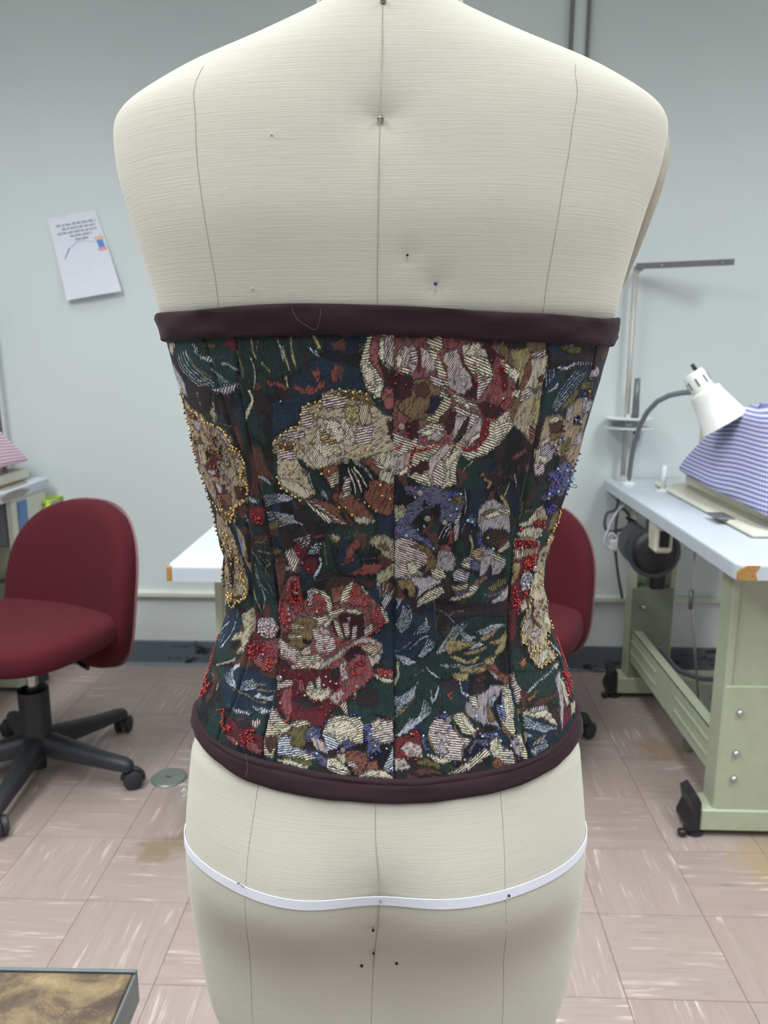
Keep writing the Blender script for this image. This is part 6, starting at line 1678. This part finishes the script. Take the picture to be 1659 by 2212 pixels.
# ------------------------------------------------------------------ beads
BEADS = """A gold L 14: 290 780 270 830 310 880 310 930 330 1060 350 1130 370 1220 390 1300 400 1400 410 1480 440 1600
A gold L 22: 420 1030 510 1130 560 1170 620 1240 740 1270 860 1340 950 1450 960 1510 1020 1590
A bronze R 46: 350 1000 600 1240 900 1400 1000 1659 460 1659 400 1300
B gold L 19: 40 1480 90 1420 160 1340 240 1300 340 1320 370 1240 380 1130 400 1030 500 950 600 960 680 890 770 820 870 775 1010 780 1140 800 1270 830 1390 870
B gold X: 490 1040 625 1060 650 1000 820 855 930 895 1020 920 480 1140 590 1140 1095 885 1295 905 1390 1130 1290 1350 1310 1590 570 1485 860 1600 760 1530 690 1440 805 1450 680 1330 295 1525 180 1530 150 1600 320 1600 870 1530 1230 1530 1185 1640
B clear X: 1310 1295 765 1360 1430 1500 115 930
C red X: 40 570 30 690 170 700 230 480 650 250 600 350 780 190 910 330 730 455 730 600 1115 430 1150 585 1265 640 1160 715 1340 370 1455 370 1505 460 1430 515 1520 520 1420 690 1520 715 1440 640 1400 790 1390 900 1620 890 1550 945 1480 1000 1325 1005 1560 1060 800 840 815 950 945 1020 35 1140 20 1280 210 1280 90 1360 200 1370 140 1450 740 1420 300 1550 350 1615 590 1530 660 1540 840 1550 950 1555 1010 1590 1140 1600 1030 1480 1285 1190 1370 1190 1280 1300 1260 1390 1210 1510 420 1480 1640 750 100 1550 480 1580
C clear X: 915 465 790 610 855 640 940 610 1010 580 960 700 905 745 1055 735 960 815 1500 895 570 1430 480 1450 630 1380
C big X: 110 1280
D blue X: 1200 830 1320 850 1220 1010 1190 1100 1250 1060 920 1280 930 1340 900 1430 830 1600 760 1570 850 1520 1180 840
D pale X: 1210 890 1080 1180 1140 1210 870 1470 810 1540 920 1450
D gold X: 1275 800
D dark X: 1070 1215 1100 1190 1130 1150
D red X: 120 720 210 890 240 745 80 1010 150 1060 20 520 110 470 120 520
E bronze L 12: 240 90 260 180 270 290 290 330 320 410 350 510 400 590 420 650 440 700
E blue X: 460 770
E bronze L 5: 480 880 510 950 540 1010 570 1130
E gold L 34: 760 60 840 70 890 150 940 240 930 320 910 390 940 480 990 580 990 680 960 740 920 810 850 830 800 860 820 920 780 1000 840 1040 740 1060
E bronze R 44: 300 100 700 30 900 250 950 500 900 700 600 900 400 450
E gold L 10: 490 740 530 800 600 880 660 900 720 940 790 960
E bronze L 14: 580 1200 620 1280 700 1300 740 1380 760 1500 860 1560 880 1640
E gold R 30: 600 1000 760 1100 840 1400 900 1659 700 1659 640 1300
E red R 15: 1040 960 1110 940 1210 1030 1200 1080 1060 1090
F gold L 7: 0 450 50 570 120 660 250 710 340 750
F gold X: 600 300 610 400 710 360 180 330 290 440 800 75 1120 110 1240 70 850 870 940 860 1030 960 1360 910 1440 690 1550 740 1410 550 1200 790 1260 850
F bronze X: 1340 560 1280 600 1340 720 1120 750
F big X: 945 232
F red X: 340 1640 290 1500
G red L 10: 290 260 320 100 420 80 540 45 650 15
G red X: 825 170 900 20 1060 60 1205 70 100 60 150 20
G big X: 430 665 530 1025 765 1070
G blue X: 835 670 905 665 895 715 725 790 780 850 260 1060 155 1260 520 1300 1180 970 1165 1110 1130 1200 1240 1230 1230 1300 1240 1370 1260 1350 1360 1420 1375 1150 860 690 540 1310
G pale X: 985 670 925 880 400 1170 240 1250 610 1430 1140 1060 1430 1430 1080 1040 485 1130
G purple X: 320 620 520 645 440 895 125 1180 430 1300
G clear X: 830 745 845 970 350 1340 1350 1280 110 1040 360 725
H blue R 42: 880 400 1000 350 1150 220 1260 350 1240 540 1100 640 1060 720 1000 700 860 780 780 740 900 620
H pale R 18: 880 400 1000 350 1150 220 1260 350 1240 540 1100 640 1060 720 1000 700 860 780 780 740 900 620
H purple R 8: 960 400 1100 300 1240 450 1060 720
H blue R 16: 880 880 1000 800 1010 960 900 970
H purple X: 980 830 1010 860
H blue L 8: 1330 130 1290 220 1250 350 1240 450 1220 540 1150 680
H clear X: 1215 555 1000 5 1030 70 1045 130
H gold L 11: 1090 880 1070 940 1060 1000 1030 1080 990 1140 960 1180
H gold R 12: 900 1300 930 1250 930 1340 880 1360
H bronze R 10: 850 1400 930 1300 890 1659 800 1659
H red R 12: 700 1090 780 1040 880 1090 860 1160
H red R 5: 520 1150 600 1150 560 1200
H red R 32: 460 1300 600 1280 800 1330 780 1400 640 1430 460 1440
H red R 22: 600 1520 780 1480 740 1640 560 1640
H clear X: 540 1410 555 1440 800 1250
I bronze L 8: 550 150 560 250 560 350 570 430
I gold R 26: 580 540 640 500 700 520 680 640 600 640
I gold L 24: 800 240 840 380 870 480 850 560 820 600 770 620 720 630 690 680 660 730 620 660 580 600
I bronze R 40: 560 30 780 30 860 300 840 450 600 430
I clear X: 790 330 650 370 670 400
I red L 20: 440 1100 430 1180 380 1310 330 1370 330 1450 260 1620 220 1650
I pink R 48: 1000 900 1100 860 1230 880 1290 1000 1240 1130 1080 1130 1010 1060
I red R 64: 900 1180 1000 1200 1130 1180 1230 1250 1250 1500 1130 1600 1000 1480 860 1370
I clear X: 1085 1360
I purple X: 1140 1250
J red R 56: 150 330 300 300 330 560 360 760 240 800 130 560
J clear X: 255 490 280 500 150 740 170 800 440 480 430 600 440 670 180 880 550 770
J red R 30: 10 640 100 640 190 860 200 1000 30 960
J red R 15: 500 540 640 560 680 760 560 840
J red R 7: 380 600 480 700 420 780
J red R 28: 1050 370 1130 440 1260 600 1250 680 1000 660 940 590 1030 500
J red L 14: 1330 680 1400 720 1390 800 1280 830 1400 910 1470 900 1410 980 1370 1040 1310 1080 1240 1110
J red L 5: 1030 1220 1150 1220 1270 1210 1370 1260
J red X: 90 1350 260 1350 170 1410 370 1460 270 1490 490 1480 520 1150 590 1030 640 1230 800 1180 880 1170 830 1240 780 1340 680 1360 430 1350 500 1330 550 1310 590 1410 680 1540 780 1500 840 1420 910 1330 430 185 1260 600 1235 700 950 1280 760 710 830 710 650 1250
J red R 18: 1010 1460 1280 1480 1290 1640 920 1640
J purple X: 340 100 1065 1370
J red R 9: 1400 1560 1560 1560 1540 1650 1400 1650
L red R 32: 560 20 700 20 640 180 500 220
L red R 44: 330 420 580 500 580 560 440 720 420 840 360 700
L clear R 38: 500 240 640 260 600 460 480 470
L big X: 680 185
L gold L 18: 770 250 780 440 640 440 600 620 560 740 490 960 490 1060 480 1200 540 1220 590 1160
L gold L 24: 620 1270 610 1400 680 1480 730 1560 830 1460 920 1430 940 1360 860 1280 850 1200 830 1130 870 1070 880 1000 900 910
L bronze R 26: 650 580 820 600 860 900 640 1000
L gold R 14: 620 1180 840 1180 860 1400 680 1400
L red R 48: 950 1060 1020 1130 1130 1400 1170 1640 1100 1560 1060 1400 980 1200
M red L 10: 260 90 180 160 190 210 160 290 150 360
M red R 36: 260 130 350 220 320 300 240 440 200 420 230 320 300 260
M red L 12: 480 590 550 580 540 700 520 830 560 860
M red R 12: 560 780 660 830 640 900 560 880
M red R 26: 780 900 1000 840 960 1000 900 1120 760 1000
M gold X: 730 1060
N red X: 105 45 310 105 250 170 190 270 160 395 70 575 155 635 125 745 470 370 560 450 500 480 710 285 740 355 840 310 820 435 890 395 950 420 890 480 810 515 735 500 1050 440 1040 340 660 440 725 600 670 660 750 670 610 560 870 230 880 125 1010 120 1150 85 1240 190 1130 200 940 310 680 15 905 55 1410 120 1540 100 20 390 330 200
N clear X: 45 495 670 130 730 200 810 230 1090 275 950 150 1480 110 375 395 640 250 475 930 925 685 1350 1080 1500 1120
N big X: 30 150 900 1140
N blue X: 665 750 570 865 570 970 430 1030 1020 660 925 1020 1190 855 1205 985 1240 860 1270 800 1390 1000 1260 1040 1280 1150 1245 1220 1355 1200 1410 1170 400 1150 440 1200 570 1285 655 1370 970 1120 1130 1170 1060 660 1200 900 1220 1010
N pale X: 1130 700 545 1190 1270 920
N purple X: 1295 1245 830 1170 280 360
O blue X: 710 690 825 840 630 700 1095 465 1445 385 1400 545 1540 470 1530 560 1550 650 1570 390 1110 1180 1400 1180 1580 1130 1640 1240 900 1320 540 1130 500 1000 1240 1140 1390 930 1470 930
O pale X: 765 625 1195 675 1430 460 1280 950 470 940 1530 1020 1540 540
O clear X: 1215 850 1040 1280 540 1220
O big X: 815 730 310 1170 160 1330
O purple X: 1250 920 1350 1080
O red X: 430 1240 370 1270 350 1080 260 1260 210 1200 380 900 340 930
O gold X: 310 920
Q blue X: 590 950 610 1060 510 1235 430 1140 630 1270
Q pale X: 525 1080 320 930
Q clear X: 605 1180 1230 160 1300 400
Q red R 42: 1190 60 1370 110 1370 250 1340 440 1270 320 1240 130"""
def glass(name, col, rough=.12, metal=0.0, tr=0.0):
    t = NT(name); c = lin(col); t.set(Base_Color=t.mix(t.n('ShaderNodeObjectInfo').outputs['Random'], tuple(x*.75 for x in c), tuple(min(1, x*1.15) for x in c)), Roughness=rough, Metallic=metal)
    t.b.inputs['Coat Weight'].default_value = .6; t.b.inputs['Coat Roughness'].default_value = .05; t.b.inputs['Transmission Weight'].default_value = tr; return t.m
BM = dict(gold=glass('gold_bead', (212, 184, 118), .16, .9), bronze=glass('bronze_bead', (122, 92, 56), .2, .7), red=glass('red_glass_bead', (166, 34, 28)), blue=glass('blue_glass_bead', (30, 33, 138)), pale=glass('pale_blue_bead', (150, 196, 220), .1, .2),
  purple=glass('purple_bead', (150, 62, 150)), pink=glass('pink_silver_bead', (190, 168, 174), .15, .35), clear=glass('clear_crystal_bead', (190, 188, 196), .08, .4, .4), dark=glass('dark_bead', (26, 30, 44)), big=glass('crystal_sequin', (214, 212, 204), .05, .1, .8))
RAD = dict(gold=.00112, bronze=.00106, red=.00096, blue=.00100, pale=.00105, purple=.00098, pink=.00112, clear=.00105, dark=.00135, big=.0021)
NAMES = dict(gold='gold_bead', bronze='bronze_bead', red='red_bead', blue='blue_bead', pale='pale_blue_bead', purple='purple_bead', pink='pink_silver_bead', clear='crystal_bead', dark='dark_bead', big='crystal_sequin')
def bead_shape(kind):
    m = MB()
    if kind == 'big': return m.lathe([(1.0, -.1), (1.0, .05), (.82, .30), (.45, .42), (.02, .43)], n=12)
    n = 7; pr = [(.38, -.55), (.95, -.42), (.95, .42), (.38, .55)]
    V = [(r*math.cos(2*math.pi*k/n), r*math.sin(2*math.pi*k/n), z) for r, z in pr for k in range(n)]
    return m.add(V, [(i*n+k, i*n+(k+1) % n, ((i+1) % 4)*n+(k+1) % n, ((i+1) % 4)*n+k) for i in range(4) for k in range(n)])
bmesh_of = {}
for kd in BM:
    me = bead_shape(kd).mesh(NAMES[kd]); me.materials.append(BM[kd])
    if kd != 'big': me.polygons.foreach_set('use_smooth', [True]*len(me.polygons))
    bmesh_of[kd] = me
def inpoly(P_, n):
    lo, hi = P_.min(0), P_.max(0); out = []
    while len(out) < n:
        q = lo+(hi-lo)*rng.random(2); c_ = False
        for i in range(len(P_)):
            a, b = P_[i], P_[i-1]
            if (a[1] > q[1]) != (b[1] > q[1]) and q[0] < (b[0]-a[0])*(q[1]-a[1])/(b[1]-a[1])+a[0]: c_ = not c_
        if c_ and (len(out) < 1 or np.min(np.linalg.norm(np.array(out)-q, axis=1)) > 4.0 or rng.random() < .12): out.append(q)
    return np.array(out)
spots = []
for ln_ in BEADS.strip().split('\n'):
    head, body = ln_.split(':'); h_ = head.split(); px = topx(h_[0], body); kd = h_[1]
    if h_[2] == 'X': pts, pr = px, 0
    elif h_[2] == 'L':
        d = np.concatenate([[0], np.cumsum(np.linalg.norm(np.diff(px, axis=0), axis=1))]); s = np.linspace(0, d[-1], int(h_[3])); pts = np.stack([np.interp(s, d, px[:, k]) for k in (0, 1)], -1)+rng.normal(0, 1.5, (len(s), 2)); pr = 1
    else: pts, pr = inpoly(px, int(int(h_[3])*.58)), 2
    for q in pts: spots.append((-1 if kd == 'big' else pr, kd, q))
spots.sort(key=lambda s: s[0])
smb = MB(); kinds = list(BM); proto = {k: (np.array([v.co[:] for v in bmesh_of[k].vertices]), [tuple(p.vertices) for p in bmesh_of[k].polygons]) for k in kinds}
random.seed(9)
for i, (pr, kd, q) in enumerate(spots):
    th, z = surf(q[0], q[1])[0]; r_ = RAD[kd]*random.uniform(.9, 1.12)
    cc = to_canvas(np.array([[th, z]]))[0]; ci, ri = int(np.clip(round(cc[0]), 0, NC-1)), int(np.clip(round(cc[1]), 0, NROW-1))
    p0 = CP[ri, ci]; n0 = Vector(nn[ri, ci])
    if kd == 'big': rot = n0.to_track_quat('Z', 'Y').to_matrix(); pos = Vector(p0)+n0*.0006
    else:
        tilt = Vector((random.gauss(0, 1), random.gauss(0, .4), random.gauss(0, 1))); tilt = (tilt-n0*tilt.dot(n0)*.6).normalized()
        if random.random() < .2: tilt = n0
        rot = tilt.to_track_quat('Z', 'Y').to_matrix(); pos = Vector(p0)+n0*r_*.72
    if i < 300:
        o = bpy.data.objects.new(NAMES[kd], bmesh_of[kd]); COL.objects.link(o); o.parent = corset
        o.matrix_local = Matrix.Translation(pos) @ rot.to_4x4() @ Matrix.Scale(r_, 4)
    else:
        V_, F_ = proto[kd]; smb.add([pos+rot@(Vector(v)*r_) for v in V_], F_, kinds.index(kd))
tag(smb.build('bead_embroidery', [BM[k] for k in kinds], corset, smooth=True), 'scattered small glass beads sewn over the flowers', kind='stuff')
print('beads', len(spots))
# loose fibres clinging to the corset
M['fibre'] = plain('pale_fibre', (140, 134, 136), .7)
def fibre(pix, off, r=.00007):
    tz = catmull(surf(*np.array(pix, float).T), 6); p = P(tz[:, 0], tz[:, 1], off); MB().tube([tuple(q) for q in p], r, 4).build('loose_fibre', M['fibre'], corset, smooth=True)
fibre([(640, 668), (652, 690), (672, 705), (690, 712), (698, 690), (700, 668)], .0062)
fibre([(545, 1620), (548, 1650), (545, 1672)], .0062)
th, z = surf(1226, 1050)[0]; q0 = P(th, z, .001)
MB().tube([tuple(q) for q in catmull([q0, q0+np.array([.002, 0, .001]), q0+np.array([.0050, -.001, .0008]), q0+np.array([.0056, -.001, -.0006]), q0+np.array([.003, -.001, -.001]), q0+np.array([.0002, 0, -.0004])], 5)], .00022, 5).build('thread_loop', M['black'], corset, smooth=True)
